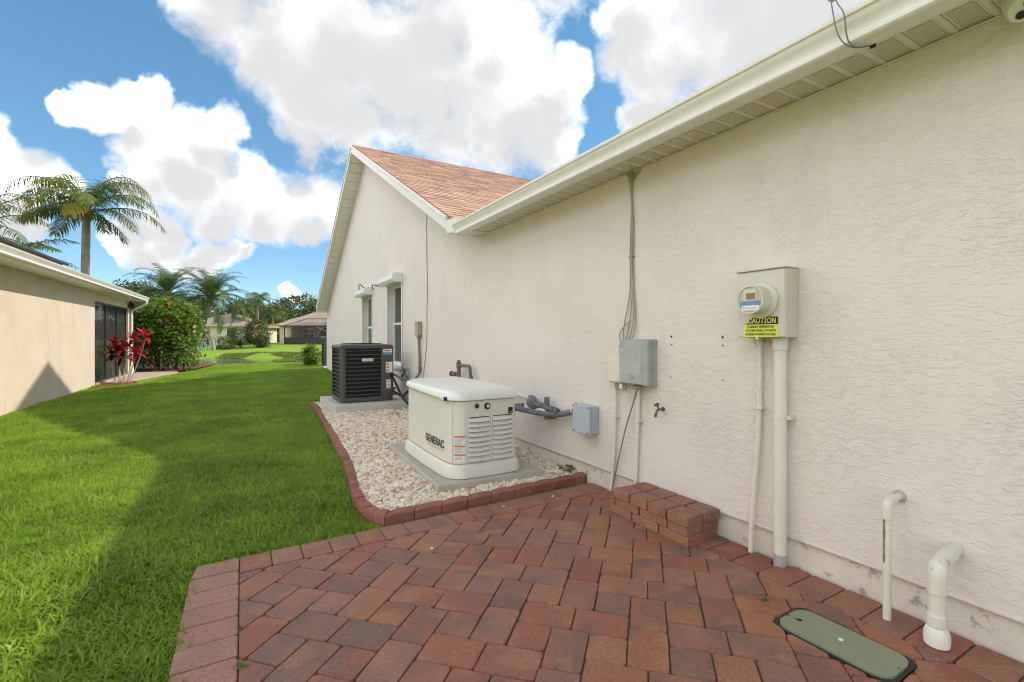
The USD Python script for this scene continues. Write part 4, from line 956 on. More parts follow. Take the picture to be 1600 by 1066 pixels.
# drains
dp = Thing('thin_drain_pipe', 'thin white drain pipe with an elbow standing beside the wall', 'pipe', loc=(2.385, .965, 0))
dp.add('pipe', tube([(2.385, .963, -.03), (2.392, .966, .435)], .0150, 16), 'pvc_painted')
dp.add('elbow', tube(bend([(2.392, .966, .425), (2.392, .966, .497), (2.462, .968, .50)], .045, 8), .0190, 16), 'pvc_painted')
dp.add('stub', tube([(2.455, .968, .50), (D + .01, .969, .50)], .0150, 16), 'pvc_painted')
dp.add('wall_ring', lathe([(.027, 0), (.026, .005), (.020, .005)], 20, '-x', (D, .969, .50)), 'grey_metal')
mv_ = []
for i, z in enumerate(np.linspace(.24, .425, 16)):
    w = .15 + .45 * meshkit.noise(np.array([z * 60, 1.7, 0])); c0 = math.atan2(sn, -cs); px_ = 2.385 + (z + .03) / .465 * .007
    for t in np.linspace(-w * .6, w, 7): mv_.append((px_ + .0162 * math.cos(c0 + t), .9645 + .0162 * math.sin(c0 + t), z))
dp.add('moss_stain', (np.array(mv_), np.array([[7 * i + j, 7 * i + j + 1, 7 * i + j + 8, 7 * i + j + 7] for i in range(15) for j in range(6)])), 'moss', True)
tp = Thing('thick_drain_pipe', 'thick white drain pipe with an elbow and flared foot by the wall', 'pipe', loc=(2.345, .79, 0))
tp.add('pipe', tube([(2.345, .783, .08), (2.348, .784, .225)], .0265, 20), 'pvc_painted')
tp.add('elbow', tube(bend([(2.348, .784, .205), (2.348, .784, .310), (2.46, .78, .335)], .070, 10), .0305, 20), 'pvc_painted')
tp.add('stub', tube([(2.44, .7805, .331), (D + .01, .779, .348)], .0268, 20), 'pvc_painted')
tp.add('coupling', lathe([(.030, .080), (.032, .083), (.032, .122), (.030, .125)], 22, 'z', (2.345, .783, 0)), 'pvc_painted')
tp.add('foot', lathe([(.036, .004), (.040, .008), (.0415, .026), (.0415, .046), (.038, .062), (.032, .076), (.030, .079)], 26, 'z', (2.345, .783, 0)), 'pvc_white', label='flared white foot of the drain pipe')
# valve box in the patio
vb = Thing('valve_box', 'green plastic irrigation valve box lid set into the red pavers', 'valve box', loc=(2.055, .987, 0))
lid_p = affinity.rotate(sbox(1.951, .787, 2.159, 1.190).buffer(-.055).buffer(.055, quad_segs=8), 1.5)
rim = valve_hole.buffer(-.003)
vb.add('rim', extr(rim.difference(lid_p.buffer(.004)), -.05, -.004), 'black_rubber', 0)
vb.add('well', extr(rim, -.058, -.05), 'black_rubber', 0)
notch = lid_p.difference(Point(2.045, 1.186).buffer(.009)).difference(sbox(2.055, .77, 2.068, .80)).difference(affinity.scale(Point(2.045, 1.150).buffer(.011), .7, 1.1))
vb.add('lid', extr(notch, -.035, .003), 'green_plastic', 0)
vb.add('finger_hole', lathe([(.010, .0), (.010, .0036)], 14, 'z', (2.050, 1.140, 0)), 'black_gap')
vb.add('bolt', lathe([(.009, .003), (.009, .006), (.005, .008)], 12, 'z', (2.056, .985, 0)), 'label_white')
# step of stacked pavers
stp = Thing('brick_step', 'low step of stacked red pavers against the house wall', 'step', loc=(2.3, 2.15, 0))
LY = [1.80, 1.952, 2.104, 2.256, 2.408, 2.560]
for lay in range(3):
    z0 = .001 + .0560 * lay
    xs3 = [(2.205, 2.352), (2.362, 2.508)]; off = [-.004, .0, -.006][lay]
    ys3 = [[1.846, 2.075, 2.304, 2.530], [1.856, 2.010, 2.240, 2.468, 2.515], [1.852, 2.010, 2.166, 2.322, 2.482]][lay]
    for i, (x0, x1) in enumerate(xs3):
        yy = ys3 if i == 0 or lay == 2 else [1.87, 2.02, 2.25, 2.50]
        for a, b in zip(yy, yy[1:]):
            q = affinity.translate(sbox(x0 + off + .002, a + .002, min(x1 + off, 2.510), b - .002), *rng.normal(0, .0012, 2))
            m = paver_mesh(affinity.rotate(q, rng.normal(0, .35)), z0 + .0550, .0545, .009)
            if m: stp.add('brick', m, 'paver_blend', 35, tint=rng.uniform(.15, .7))

# junction box, hose, gas regulator
jb = Thing('junction_box', 'blue grey square junction box low on the wall beside the generator', 'junction box', loc=(D, 3.1, .53))
jb.add('housing', bx(2.432, D - .001, 2.990, 3.200, .418, .640, .006), 'blue_grey_plastic', 20)
jb.add('cover', bx(2.405, 2.4315, 2.985, 3.205, .412, .646, .006), 'blue_grey_plastic', 20)
for y in (3.000, 3.190):
    for z in (.427, .631): jb.add('screw', lathe([(.006, 0), (.006, .0025)], 8, '-x', (2.405, y, z)), 'black_rubber')
hs = Thing('power_conduit', 'thick grey flexible conduit sagging from the generator to the junction box', 'conduit', loc=(2.4, 3.7, .5))
hs.add('hose', tube(curve([(2.03, 4.30, .555), (2.16, 4.13, .545), (2.30, 3.90, .515), (2.40, 3.65, .497), (2.45, 3.45, .515), (2.462, 3.30, .555), (2.465, 3.25, .575)], 40), .026, 14), 'grey_pvc')
hs.add('connector', join([lathe([(.030, 0), (.034, .004), (.034, .03), (.028, .034)], 16, 'y', (2.465, 3.204, .585)), bx(2.45, 2.472, 3.222, 3.236, .61, .645, .004)]), 'grey_pvc')
hs.add('collar', lathe([(.0275, 0), (.0275, .014)], 16, 'y', (2.463, 3.262, .568)), 'pvc_painted')
hs.add('saddle_clip', bx(2.40, D - .001, 3.60, 3.63, .445, .475, .003), 'wire_grey')
gr = Thing('gas_regulator', 'grey round gas regulator with pipes on the wall behind the generator', 'gas regulator', loc=(2.45, 3.9, .56))
gr.add('diaphragm', lathe([(.03, -.045), (.062, -.03), (.072, -.008), (.076, 0), (.076, .01), (.068, .016), (.045, .034), (.025, .042)], 24, '-x', (2.44, 3.90, .565)), 'grey_pvc', 35)
for k in range(6):
    a = k * PI / 3; gr.add('bolt', lathe([(.008, 0), (.008, .022)], 8, '-x', (2.445, 3.90 + .068 * math.cos(a), .565 + .068 * math.sin(a))), 'dark_iron')
gr.add('body', tube([(2.45, 3.86, .555), (2.45, 3.53, .540)], [.034, .028], 12), 'dark_iron')
gr.add('union', lathe([(.036, 0), (.036, .05)], 6, 'y', (2.45, 3.70, .546)), 'dark_iron')
gr.add('cap', lathe([(.024, 0), (.03, .01), (.024, .05)], 12, 'y', (2.44, 3.46, .538)), 'grey_pvc')
gr.add('vent_stub', tube([(2.45, 3.655, .54), (2.45, 3.655, .645)], .026, 14), 'grey_pvc')
gr.add('hose', tube(curve([(2.40, 3.95, .50), (2.37, 3.88, .525), (2.38, 3.80, .505), (2.385, 3.72, .520), (2.41, 3.62, .520)], 24), .013, 8), 'pvc_painted')
gr.add('pipe', tube([(2.46, 3.95, .60), (2.46, 4.25, .615), (2.46, 4.9, .62)], .014, 10), 'pvc_painted')
gr.add('drop_leg', tube([(2.10, 4.35, .50), (2.10, 4.35, .03)], .022, 10), 'grey_pvc')
gr.add('elbow', tube(bend([(2.10, 4.35, .46), (2.10, 4.35, .50), (2.3, 4.15, .50), (2.40, 4.0, .53)], .05), .024, 10), 'grey_pvc')
vp = Thing('gas_riser', 'dark iron gas riser with a valve looping out of the wall', 'pipe', loc=(2.47, 5.5, .75))
vp.add('riser', tube([(2.43, 5.66, .30), (2.43, 5.66, .868)], .026, 12), 'dark_iron')
vp.add('tee', lathe([(.034, .80), (.034, .875), (.022, .88), (.018, .905)], 12, 'z', (2.43, 5.66, 0)), 'dark_iron')
vp.add('loop', tube(bend([(2.43, 5.64, .835), (2.43, 5.32, .845), (2.44, 5.31, .64)], .05), .020, 10), 'dark_iron')
vp.add('elbow', lathe([(.029, .66), (.029, .72)], 12, 'z', (2.44, 5.312, 0)), 'dark_iron')
vp.add('valve', join([tube([(2.43, 5.66, .72), (2.42, 5.86, .715)], .020, 10), lathe([(.03, 0), (.03, .05)], 10, 'y', (2.42, 5.74, .717))]), 'dark_iron')
vp.add('valve_handle', lathe([(.036, 0), (.036, .012)], 12, 'y', (2.42, 5.87, .714)), 'dark_iron')
vp.add('wall_stub', tube([(2.44, 5.312, .66), (D + .01, 5.312, .65)], .02, 10), 'dark_iron')
# disconnect and its whip
dc = Thing('disconnect_box', 'small grey beige electrical box with conduit right of the windows', 'electrical box', loc=(D, 7.42, 1.35))
dc.add('housing', bx(2.44, D - .001, 7.35, 7.50, 1.225, 1.455, .006), 'wire_tan', 20)
dc.add('hub', lathe([(.035, 1.18), (.035, 1.225)], 12, 'z', (2.475, 7.40, 0)), 'wire_grey')
dc.add('conduit', tube(curve([(2.475, 7.40, 1.19), (2.482, 7.39, .95), (2.485, 7.38, .70)], 12), .021, 10), 'wire_grey')
dc.add('whip', tube(curve([(2.485, 7.38, .70), (2.47, 7.42, .58), (2.41, 7.56, .49), (2.34, 7.72, .49), (2.26, 7.88, .545), (2.20, 8.0, .575)], 30), .019, 10), 'grey_pvc')
dc.add('strap', bx(2.46, D - .001, 7.345, 7.425, .69, .715, .003), 'wire_grey')
rc = Thing('receptacle', 'small grey weatherproof outlet box with a cord below the window', 'outlet box', loc=(D, 8.1, .58))
rc.add('housing', bx(2.45, D - .001, 8.02, 8.20, .535, .665, .006), 'grey_metal', 20)
rc.add('cover', bx(2.435, 2.449, 8.03, 8.12, .54, .66, .004), 'dark_iron', 20)
rc.add('plug', tube(curve([(2.45, 8.17, .545), (2.43, 8.20, .49), (2.45, 8.22, .44)], 8), .02, 8), 'dark_iron')
# light at the soffit, wires at the gutter
sl = Thing('security_light', 'cream twin lamp security light under the eave at top right', 'security light', loc=(2.42, .50, 2.40))
a = np.array([-.62, -.35, -.70]); a /= np.linalg.norm(a)
def aim(m, d, at):
    v, f = m; z = d / np.linalg.norm(d); x = np.cross([0, 0, 1.0], z); x /= np.linalg.norm(x); y = np.cross(z, x)
    return v @ np.array([x, y, z]) + at, f
sl.add('housing', aim(lathe([(.022, -.10), (.040, -.07), (.046, -.02), (.046, .030), (.042, .036)], 24), a, np.array([2.40, .565, 2.375])), 'white_trim', 35)
ctr = np.array([2.40, .565, 2.375]) + a * .0362
ux = np.cross([0, 0, 1.0], a); ux /= np.linalg.norm(ux)
for s_ in (-1, 1): sl.add('lens', aim(lathe([(.014, 0), (.014, .003)], 16), a, ctr + np.array([0, 0, 1.0]) * .0 + (ux * .35 + np.cross(a, ux) * 1.0) * .018 * s_), 'bronze_frame', 35)
sl.add('mount', lathe([(.045, 2.413), (.045, 2.428)], 20, 'z', (2.43, .56, 0)), 'white_trim')
sl.add('arm', tube([(2.43, .56, 2.415), (2.42, .575, 2.41)], .015, 8), 'white_trim')
gw = Thing('loose_wires', 'two loose grey wires hanging over the gutter near the top edge', 'wires', loc=(2.1, 1.03, 2.5))
for k, dx in enumerate((0, .022)):
    gw.add('wire', tube(curve([(2.105, 1.045 - dx * 1.2, 2.60), (2.09, 1.035 - dx * .9, 2.555), (2.085, 1.025 - dx * 1.6, 2.50), (2.105, 1.018 - dx * 1.3, 2.43), (2.14, 1.005 - dx * .6, 2.392), (2.20, .975, 2.385), (2.245, .962, 2.40)], 30), .0028, 6), 'wire_grey')
gw.add('clamp', join([bx(2.095, 2.125, 1.02, 1.055, 2.585, 2.605, .004), tube(curve([(2.11, 1.03, 2.60), (2.09, 1.0, 2.615), (2.10, .97, 2.60), (2.115, .985, 2.59)], 12), .003, 5)]), 'grey_metal')
gw.add('hook', bx(2.24, 2.246, .945, .965, 2.385, 2.404), 'black_rubber')

# ================================================================== GENERATOR
pad = Thing('generator_pad', 'pale concrete slab under the standby generator', 'slab', loc=(1.77, 4.15, 0))
def slab_block(poly, z0, z1, ch=.008):
    c = np.array(poly.exterior.coords)[:-1]
    if not poly.exterior.is_ccw: c = c[::-1]
    i = np.array(poly.buffer(-ch, join_style=2).exterior.coords)[:-1]
    if not Polygon(i).exterior.is_ccw: i = i[::-1]
    i = np.array([i[np.argmin(np.linalg.norm(i - p, axis=1))] for p in c])
    return loft([np.column_stack([p, np.full(4, z)]) for p, z in ((c, z0), (c, z1 - ch), (i, z1))])
pad.add('slab', slab_block(GPAD, -.02, .085), 'concrete', 0)
gen = Thing('generator', 'cream standby generator with louvred front on a concrete pad', 'generator', loc=(1.735, 4.05, .085))
GX0, GX1, GY0, GY1 = 1.425, 2.000, 3.435, 4.655
def grind(off, z, rf=.11, n=14, bow=.022):
    """The generator's plan outline grown by off, its long sides and front slightly bowed, at height z (a number or a function of the points)."""
    x0, x1, y0, y1 = GX0 - off, GX1 + off, GY0 - off, GY1 + off; r0, r1 = max(.01, rf + off), max(.01, .045 + off)
    pts = []
    for cx, cy, a0, r in ((x0 + r0, y0 + r0, PI, r0), (x1 - r1, y0 + r1, 1.5 * PI, r1), (x1 - r1, y1 - r1, 0, r1), (x0 + r0, y1 - r0, .5 * PI, r0)):
        for t in np.linspace(0, PI / 2, n): pts.append((cx + r * math.cos(a0 + t), cy + r * math.sin(a0 + t)))
        # points along the next straight side so that it can bow
        nx_ = {PI: (x1 - r1, y0), 1.5 * PI: (x1, y1 - r1), 0: (x0 + r0, y1), .5 * PI: (x0, y0 + r0)}[a0]; p = np.array(pts[-1]); q = np.array(nx_)
        for t in np.linspace(0, 1, 12)[1:-1]: pts.append(tuple(p + (q - p) * t))
    p = np.array(pts); c = np.array([(x0 + x1) / 2, (y0 + y1) / 2]); h = np.array([(x1 - x0) / 2, (y1 - y0) / 2])
    u = (p - c) / h
    p = p + np.column_stack([np.sign(u[:, 0]) * bow * (1 - u[:, 1] ** 2) * (np.abs(u[:, 0]) > .6), np.sign(u[:, 1]) * bow * .6 * (1 - u[:, 0] ** 2) * (np.abs(u[:, 1]) > .6)])
    return np.column_stack([p, z(p) if callable(z) else np.full(len(p), z)])
ZB = .085
CR = grind(0, 0)[:14, :2]; CS = np.linspace(0, PI / 2, 14)
gen.add('base', loft([grind(.020, ZB + .001), grind(.030, ZB + .006), grind(.030, ZB + .03), grind(.026, ZB + .075), grind(.014, ZB + .100), grind(.004, ZB + .110), grind(-.02, ZB + .112)]), 'gen_enamel', 35)
gen.add('base_gasket', loft([grind(-.010, ZB - .001), grind(-.010, ZB + .003)]), 'black_rubber')
gen.add('body', loft([grind(-.004, ZB + .1135), grind(.0, ZB + .118), grind(-.004, ZB + .612), grind(-.02, ZB + .63)]), 'gen_enamel', 35)
drop = lambda p: ZB + .612 + .022 * np.clip((p[:, 1] - GY0 - .1) / 1.0, 0, 1)
drop2 = lambda p: drop(p) + .014
ld = gen.add('lid', loft([grind(.004, drop), grind(.016, lambda p: drop(p) + .003), grind(.019, drop2), grind(.012, lambda p: drop(p) + .045), grind(-.004, lambda p: np.full(len(p), ZB + .682)), grind(-.026, lambda p: np.full(len(p), ZB + .698)), grind(-.09, ZB + .706), grind(-.22, ZB + .711)]), 'gen_lid', 28)
gen.add('lid_gap', loft([grind(-.003, lambda p: drop(p) - .004), grind(-.003, lambda p: drop(p) + .004)]), 'black_gap', under=ld)
gen.add('latch', bx(GX0 - .040, GX0 - .012, GY0 + .115, GY0 + .165, ZB + .612, ZB + .644, .006), 'label_white', 20, under=ld)
gen.add('latch', bx(GX0 - .036, GX0 - .010, GY0 + .075, GY0 + .112, ZB + .610, ZB + .640, .004), 'label_black', 20, under=ld)
fy = lambda x: GY0 - .6 * .022 * (1 - ((x - (GX0 + GX1) / 2) / ((GX1 - GX0) / 2)) ** 2)
# two banks of louvres
for c0, c1 in ((GX0 + .130, GX0 + .315), (GX0 + .340, GX0 + .525)):
    for k in range(9):
        z1 = ZB + .475 - k * .0385; z0 = z1 - .0345
        xs_ = np.linspace(c0, c1, 7); V = []
        for x in xs_:
            e = math.sin(PI * np.clip((x - c0) / (c1 - c0), 0.04, .96)) ** .35
            y = fy(x); V.append(np.array([[x, y + .004, z1], [x, y - .002, z1 - .002], [x, y - .005 * e, z1 - .012], [x, y - .024 * e, z0 + .004], [x, y - .0235 * e, z0], [x, y + .004, z0]]))
        gen.add('louvre', loft(V), 'louvre_enamel', 25)
        gen.add('louvre_slot', bx(c0 + .006, c1 - .006, fy((c0 + c1) / 2) - .006, fy((c0 + c1) / 2) + .006, z1 - .001, z1 + .0032), 'ac_dark', 0)
gen.add('louvre_rib', bx(GX0 + .322, GX0 + .333, fy(GX0 + .35) - .010, fy(GX0 + .35) + .004, ZB + .125, ZB + .48, .003), 'gen_enamel', 20)
gen.add('panel_seam', tube([(CR[5, 0] - .001, CR[5, 1] - .001, ZB + .12), (CR[5, 0] + .003, CR[5, 1] + .003, ZB + .60)], .0022, 6), 'label_grey')
def on_front(x, z, r, dep, look_, nm, under=None):
    m = lathe([(r, 0), (r, dep), (r * .8, dep + .002)], 22, 'y'); v = m[0] * [1, -1, 1] + [x, fy(x) + .001, z]
    return gen.add(nm, (v, m[1][:, ::-1]), look_, 30, under=under)
on_front(GX0 + .200, ZB + .565, .0185, .006, 'bronze_frame', 'plug')
ind = on_front(GX0 + .292, ZB + .560, .0255, .008, 'label_black', 'indicator_ring')
on_front(GX0 + .295, ZB + .560, .0125, .012, 'label_white', 'indicator_lens', ind)
def front_label(x0, x1, z0, z1, look_, nm, out=.0035, under=None):
    y = min(fy(x0), fy(x1)) - .0005
    return gen.add(nm, bx(x0, x1, y - out, y - out + .001 if out > .004 else y + .002, z0, z1), look_, 0, under=under)
bg = front_label(GX0 + .490, GX0 + .530, ZB + .485, ZB + .535, 'label_black', 'badge')
front_label(GX0 + .505, GX0 + .516, ZB + .513, ZB + .525, 'label_white', 'badge_mark', .0045, bg)
front_label(GX0 + .497, GX0 + .524, ZB + .492, ZB + .498, 'label_grey', 'badge_mark', .0045, bg)
# warning label on the rounded corner, wrapped to its curve
def corner_patch(t0, t1, z0, z1, off):
    n = 10; V = []
    for t in np.linspace(t0, t1, n):
        p = np.array([np.interp(t, CS, CR[:, k]) for k in range(2)]); d = np.array([math.cos(PI + t), math.sin(PI + t)])
        V += [[*(p + d * off), z0], [*(p + d * off), z1]]
    return np.array(V), np.array([[2 * i, 2 * i + 2, 2 * i + 3, 2 * i + 1] for i in range(n - 1)])
wl = gen.add('warning_label', corner_patch(.72, 1.48, ZB + .132, ZB + .342, .0035), 'label_white', True, label='white warning label with orange bars on the corner')
for z in (.325, .250, .182): gen.add('orange_bar', corner_patch(.73, 1.47, ZB + z, ZB + z + .013, .0048), 'label_orange', True, under=wl)
for z in (.312, .300, .290, .280, .270, .238, .228, .218, .208, .170, .160, .150): gen.add('print_line', corner_patch(.78, 1.42 - (z * 977 % .2), ZB + z, ZB + z + .0045, .0046), 'label_grey', True, under=wl)
# maker's lettering on the long side
side_x = lambda y: GX0 - .022 * (1 - ((y - (GY0 + GY1) / 2) / ((GY1 - GY0) / 2)) ** 2)
lt = wall_text('GENERAC', .062, 3.995, ZB + .215, 0, .40, True); lv = lt[0]; lv[:, 0] += side_x(lv[:, 1]) - .0026
lg = gen.add('lettering', lt, 'label_black', 0)
un = bx(-.0015, .0, 3.60, 3.97, ZB + .193, ZB + .197); un = (un[0], un[1])
pts_ = [(side_x(y) - .004, y, ZB + z) for y in np.linspace(3.60, 3.97, 8) for z in (.192, .1965)]
gen.add('lettering_underline', (np.array(pts_), np.array([[2 * i + 2, 2 * i, 2 * i + 1, 2 * i + 3] for i in range(7)])), 'label_orange', 0, under=lg)

# ================================================================== AIR CONDITIONERS
apad = Thing('air_conditioner_pad', 'pale concrete slab under the black air conditioner', 'slab', loc=(1.78, 8.3, 0))
apad.add('slab', slab_block(APAD, -.02, .145), 'concrete_pale', 0)
def rrect(x0, x1, y0, y1, r, z, n=6):
    p = []
    for cx, cy, a0 in ((x0 + r, y0 + r, PI), (x1 - r, y0 + r, 1.5 * PI), (x1 - r, y1 - r, 0), (x0 + r, y1 - r, .5 * PI)):
        for t in np.linspace(0, PI / 2, n): p.append((cx + r * math.cos(a0 + t), cy + r * math.sin(a0 + t), z))
    return np.array(p)
def condenser(label, x0, x1, y0, y1, z0, h, detail=True):
    t = Thing('air_conditioner', label, 'air conditioner', loc=((x0 + x1) / 2, (y0 + y1) / 2, z0))
    zb, zt = z0, z0 + h; r = .06
    t.add('base_pan', loft([rrect(x0 + .01, x1 - .01, y0 + .01, y1 - .01, r, zb), rrect(x0, x1, y0, y1, r, zb + .015), rrect(x0, x1, y0, y1, r, zb + .075), rrect(x0 + .015, x1 - .015, y0 + .015, y1 - .015, r, zb + .08)]), 'ac_paint')
    t.add('coil', loft([rrect(x0 + .04, x1 - .04, y0 + .04, y1 - .04, r * .6, zb + .08), rrect(x0 + .04, x1 - .04, y0 + .04, y1 - .04, r * .6, zt - .06)]), 'ac_dark')
    cap = t.add('top_cap', loft([rrect(x0 - .003, x1 + .003, y0 - .003, y1 + .003, r, zt - .065), rrect(x0 - .008, x1 + .008, y0 - .008, y1 + .008, r, zt - .055), rrect(x0 - .008, x1 + .008, y0 - .008, y1 + .008, r, zt - .025), rrect(x0 + .012, x1 - .012, y0 + .012, y1 - .012, r, zt - .004), rrect(x0 + .06, x1 - .06, y0 + .06, y1 - .06, r, zt)]), 'ac_paint', 40)
    for k in range(5): t.add('fan_guard', tube(np.array([((x0 + x1) / 2 + (.10 + .06 * k) * math.cos(a), (y0 + y1) / 2 + (.10 + .06 * k) * math.sin(a), zt + .012) for a in np.linspace(0, 2 * PI, 25)]), .004, 5), 'ac_dark', under=cap)
    for cx, cy, a0 in ((x0 + r, y0 + r, PI), (x1 - r, y1 - r, 0), (x0 + r, y1 - r, .5 * PI)):
        ring = [np.array([cx + rr * math.cos(a0 + w), cy + rr * math.sin(a0 + w)]) for rr, ws in ((r, np.linspace(-.35, PI / 2 + .35, 9)), (r - .03, np.linspace(PI / 2 + .35, -.35, 9))) for w in ws]
        ring = np.array(ring); t.add('corner_post', loft([np.column_stack([ring, np.full(len(ring), z)]) for z in (zb + .076, zt - .06)]), 'ac_paint', 40)
    pw = 0.205 if detail else .1
    t.add('control_panel', loft([rrect(x1 - pw, x1 + .001, y0 - .001, y0 + .15, .03, z) for z in (zb + .076, zt - .062)]), 'ac_paint', 40)
    nb = 12
    for k in range(nb):
        z = zb + .105 + k * (h - .19) / (nb - .6)
        t.add('louvre', hull([(x0 + r - .01, y0 + .030, z), (x1 - pw + .003, y0 + .030, z), (x0 + r - .01, y0 + .004, z + .004), (x1 - pw + .003, y0 + .004, z + .004), (x0 + r - .01, y0 + .004, z + .014), (x1 - pw + .003, y0 + .004, z + .014), (x0 + r - .01, y0 + .030, z + .022), (x1 - pw + .003, y0 + .030, z + .022)]), 'ac_paint', 0)
        t.add('louvre', hull([(x0 + .030, y0 + r, z), (x0 + .030, y1 - r, z), (x0 + .004, y0 + r, z + .004), (x0 + .004, y1 - r, z + .004), (x0 + .004, y0 + r, z + .014), (x0 + .004, y1 - r, z + .014), (x0 + .030, y0 + r, z + .022), (x0 + .030, y1 - r, z + .022)]), 'ac_paint', 0)
        if detail: t.add('louvre', bx(x1 - .03, x1 - .004, y0 + .15, y1 - r, z, z + .02), 'ac_paint', 0)
    return t
AX0, AX1, AY0, AY1, AZ, AH = 1.345, 2.195, 7.86, 8.72, .150, .93
ac = condenser('large black louvred air conditioner beside the generator on gravel', AX0, AX1, AY0, AY1, AZ, AH)
def ac_label(nm, x0, x1, z0, z1, look_, out=.003, under=None): return ac.add(nm, bx(x0, x1, AY0 - .001 - out, AY0 - .0012 - out + .0015 if under else AY0 + .001, AZ + z0, AZ + z1), look_, 0, under=under)
bp_ = ac.add('name_plate', bx(AX0 + .335, AX0 + .515, AY0 - .006, AY0 + .006, AZ + .655, AZ + .705, .004), 'chrome_badge', 20)
ac.add('plate_print', bx(AX0 + .37, AX0 + .495, AY0 - .0075, AY0 - .0062, AZ + .674, AZ + .686), 'label_grey', 0, under=bp_)
s1 = ac_label('sticker', AX1 - .175, AX1 - .030, .765, .855, 'label_white')
ac_label('sticker_band', AX1 - .175, AX1 - .030, .768, .800, 'label_blue', .005, s1); ac_label('sticker_print', AX1 - .16, AX1 - .06, .817, .835, 'label_red', .005, s1)
s2_ = ac_label('sticker', AX1 - .130, AX1 - .022, .465, .640, 'label_white')
for z in (.590, .540, .490): ac_label('sticker_print', AX1 - .122, AX1 - .085, z, z + .026, 'label_red', .005, s2_)
s3_ = ac_label('sticker', AX1 - .125, AX1 - .050, .200, .345, 'label_white')
for z in (.305, .262, .218): ac_label('sticker_print', AX1 - .12, AX1 - .06, z, z + .010, 'label_red', .005, s3_)
ac.add('service_port', bx(AX1 - .055, AX1 - .004, AY0 - .014, AY0 - .002, AZ + .375, AZ + .455, .005), 'ac_dark', 20)
rl = Thing('refrigerant_lines', 'black insulated refrigerant lines curving from the air conditioner to the wall', 'pipes', loc=(2.3, 7.4, .2))
rl.add('line', tube(curve([(2.185, 7.85, .52), (2.21, 7.72, .40), (2.23, 7.50, .25), (2.28, 7.20, .13), (2.33, 6.95, .07), (2.40, 6.6, .05)], 40), .021, 10), 'black_rubber')
rl.add('line', tube(curve([(2.19, 7.88, .50), (2.25, 7.74, .34), (2.27, 7.52, .19), (2.33, 7.22, .08), (2.38, 6.95, .045), (2.45, 6.6, .04)], 40), .013, 8), 'black_rubber')
rl.add('line', tube(curve([(2.20, 7.95, .30), (2.28, 7.85, .24), (2.36, 7.90, .20), (2.45, 8.05, .22), (D + .01, 8.1, .25)], 30), .018, 8), 'black_rubber')
rl.add('valve', join([bx(2.19, 2.25, 7.87, 7.93, .23, .28, .005), bx(2.19, 2.24, 7.87, 7.92, .32, .36, .005)]), 'dark_iron')
fac = condenser('black air conditioner just past the far corner of the house', 2.62, 3.42, 18.55, 19.35, .10, 1.12, False)
fac.add('foot_slab', bx(2.55, 3.5, 18.45, 19.45, .0, .099), 'concrete_pale', 0)

# ================================================================== THE NEIGHBOUR'S HOUSE (local x out of its wall, local y along it)
NB = (-3.187, 15.33, 0.0)
nb = Thing('neighbor_house', 'tan stucco house with a white gutter on the left side of the lawn', 'house', loc=NB, rz=math.radians(-1.2))
A = lambda *a, **k: nb.add(*a, local=True, **k)
A('wall', bx(-.2, 0, -18, 0, -.3, 2.33), 'stucco_tan', smooth=0)
A('beam', bx(-.2, 0, .001, 3.62, 2.10, 2.33), 'stucco_tan', smooth=0)
A('corner_post', bx(-.14, .012, 3.44, 3.60, -.1, 2.099, .004), 'stucco_tan', smooth=0)
A('footing', bx(-.1, .03, .002, 3.62, -.2, .045), 'pink_paver', smooth=0)
scr = A('screen', bx(-.06, -.056, .05, 3.43, .05, 2.10), 'screen_mesh', smooth=0)
for y in (.03, 1.15, 2.30, 3.415): A('screen_frame', bx(-.085, -.03, y - .022, y + .022, .045, 2.10), 'bronze_frame', smooth=0, under=scr)
for z in (.07, .80, 2.075): A('screen_frame', bx(-.082, -.033, .05, 3.40, z - .02, z + .02), 'bronze_frame', smooth=0, under=scr)
A('lanai_floor', bx(-4, -.101, -.5, 3.62, -.1, .03), 'concrete', smooth=0)
A('lanai_wall', bx(-4.2, -4.0, -.5, 3.7, .03, 2.33), 'stucco_tan', smooth=0)
A('lanai_door', bx(-4.0, -3.95, .4, 2.2, .04, 2.1), 'far_glass', smooth=0)
A('lanai_ceiling', bx(-4, -.21, -.5, 3.62, 2.331, 2.36), 'white_trim', smooth=0)
A('lanai_wall', bx(-4, -.2, -.7, -.5, .03, 2.33), 'stucco_tan', smooth=0)
cage = A('screen', bx(-.16, -.156, 3.66, 8.4, .05, 2.2), 'screen_mesh', smooth=0)
for y in (3.70, 5.2, 6.8, 8.4): A('screen_frame', bx(-.19, -.13, y - .03, y + .03, .0, 2.25), 'bronze_frame', smooth=0, under=cage)
for z in (.07, .8, 2.22): A('screen_frame', bx(-.185, -.135, 3.70, 8.4, z - .02, z + .02), 'bronze_frame', smooth=0, under=cage)
A('soffit', bx(-.2, .40, -18.2, 3.75, 2.331, 2.345), 'soffit_vinyl', smooth=0)
A('fascia', bx(.37, .395, -18.2, 3.78, 2.346, 2.47), 'white_trim', smooth=0)
A('fascia', bx(-3, .369, 3.756, 3.78, 2.335, 2.47), 'white_trim', smooth=0)
gp2 = Polygon([(.396, 2.47), (.396, 2.345), (.45, 2.345), (.465, 2.355), (.465, 2.37), (.458, 2.385), (.475, 2.42), (.495, 2.445), (.50, 2.47)])
g2 = A('gutter', extr(gp2, -18.2, 3.80, 'y'), 'white_trim', smooth=35)
roofp = [(.41, -18.4, 2.48), (.41, 3.9, 2.48), (-4.2, -1.0, 4.4), (-4.2, -14, 4.4)]
A('roof', join([slab(roofp, .03), slab([(.41, 3.9, 2.48), (-8.8, 3.9, 2.48), (-4.2, -1.0, 4.4)], .03)]), 'far_shingle', smooth=0)
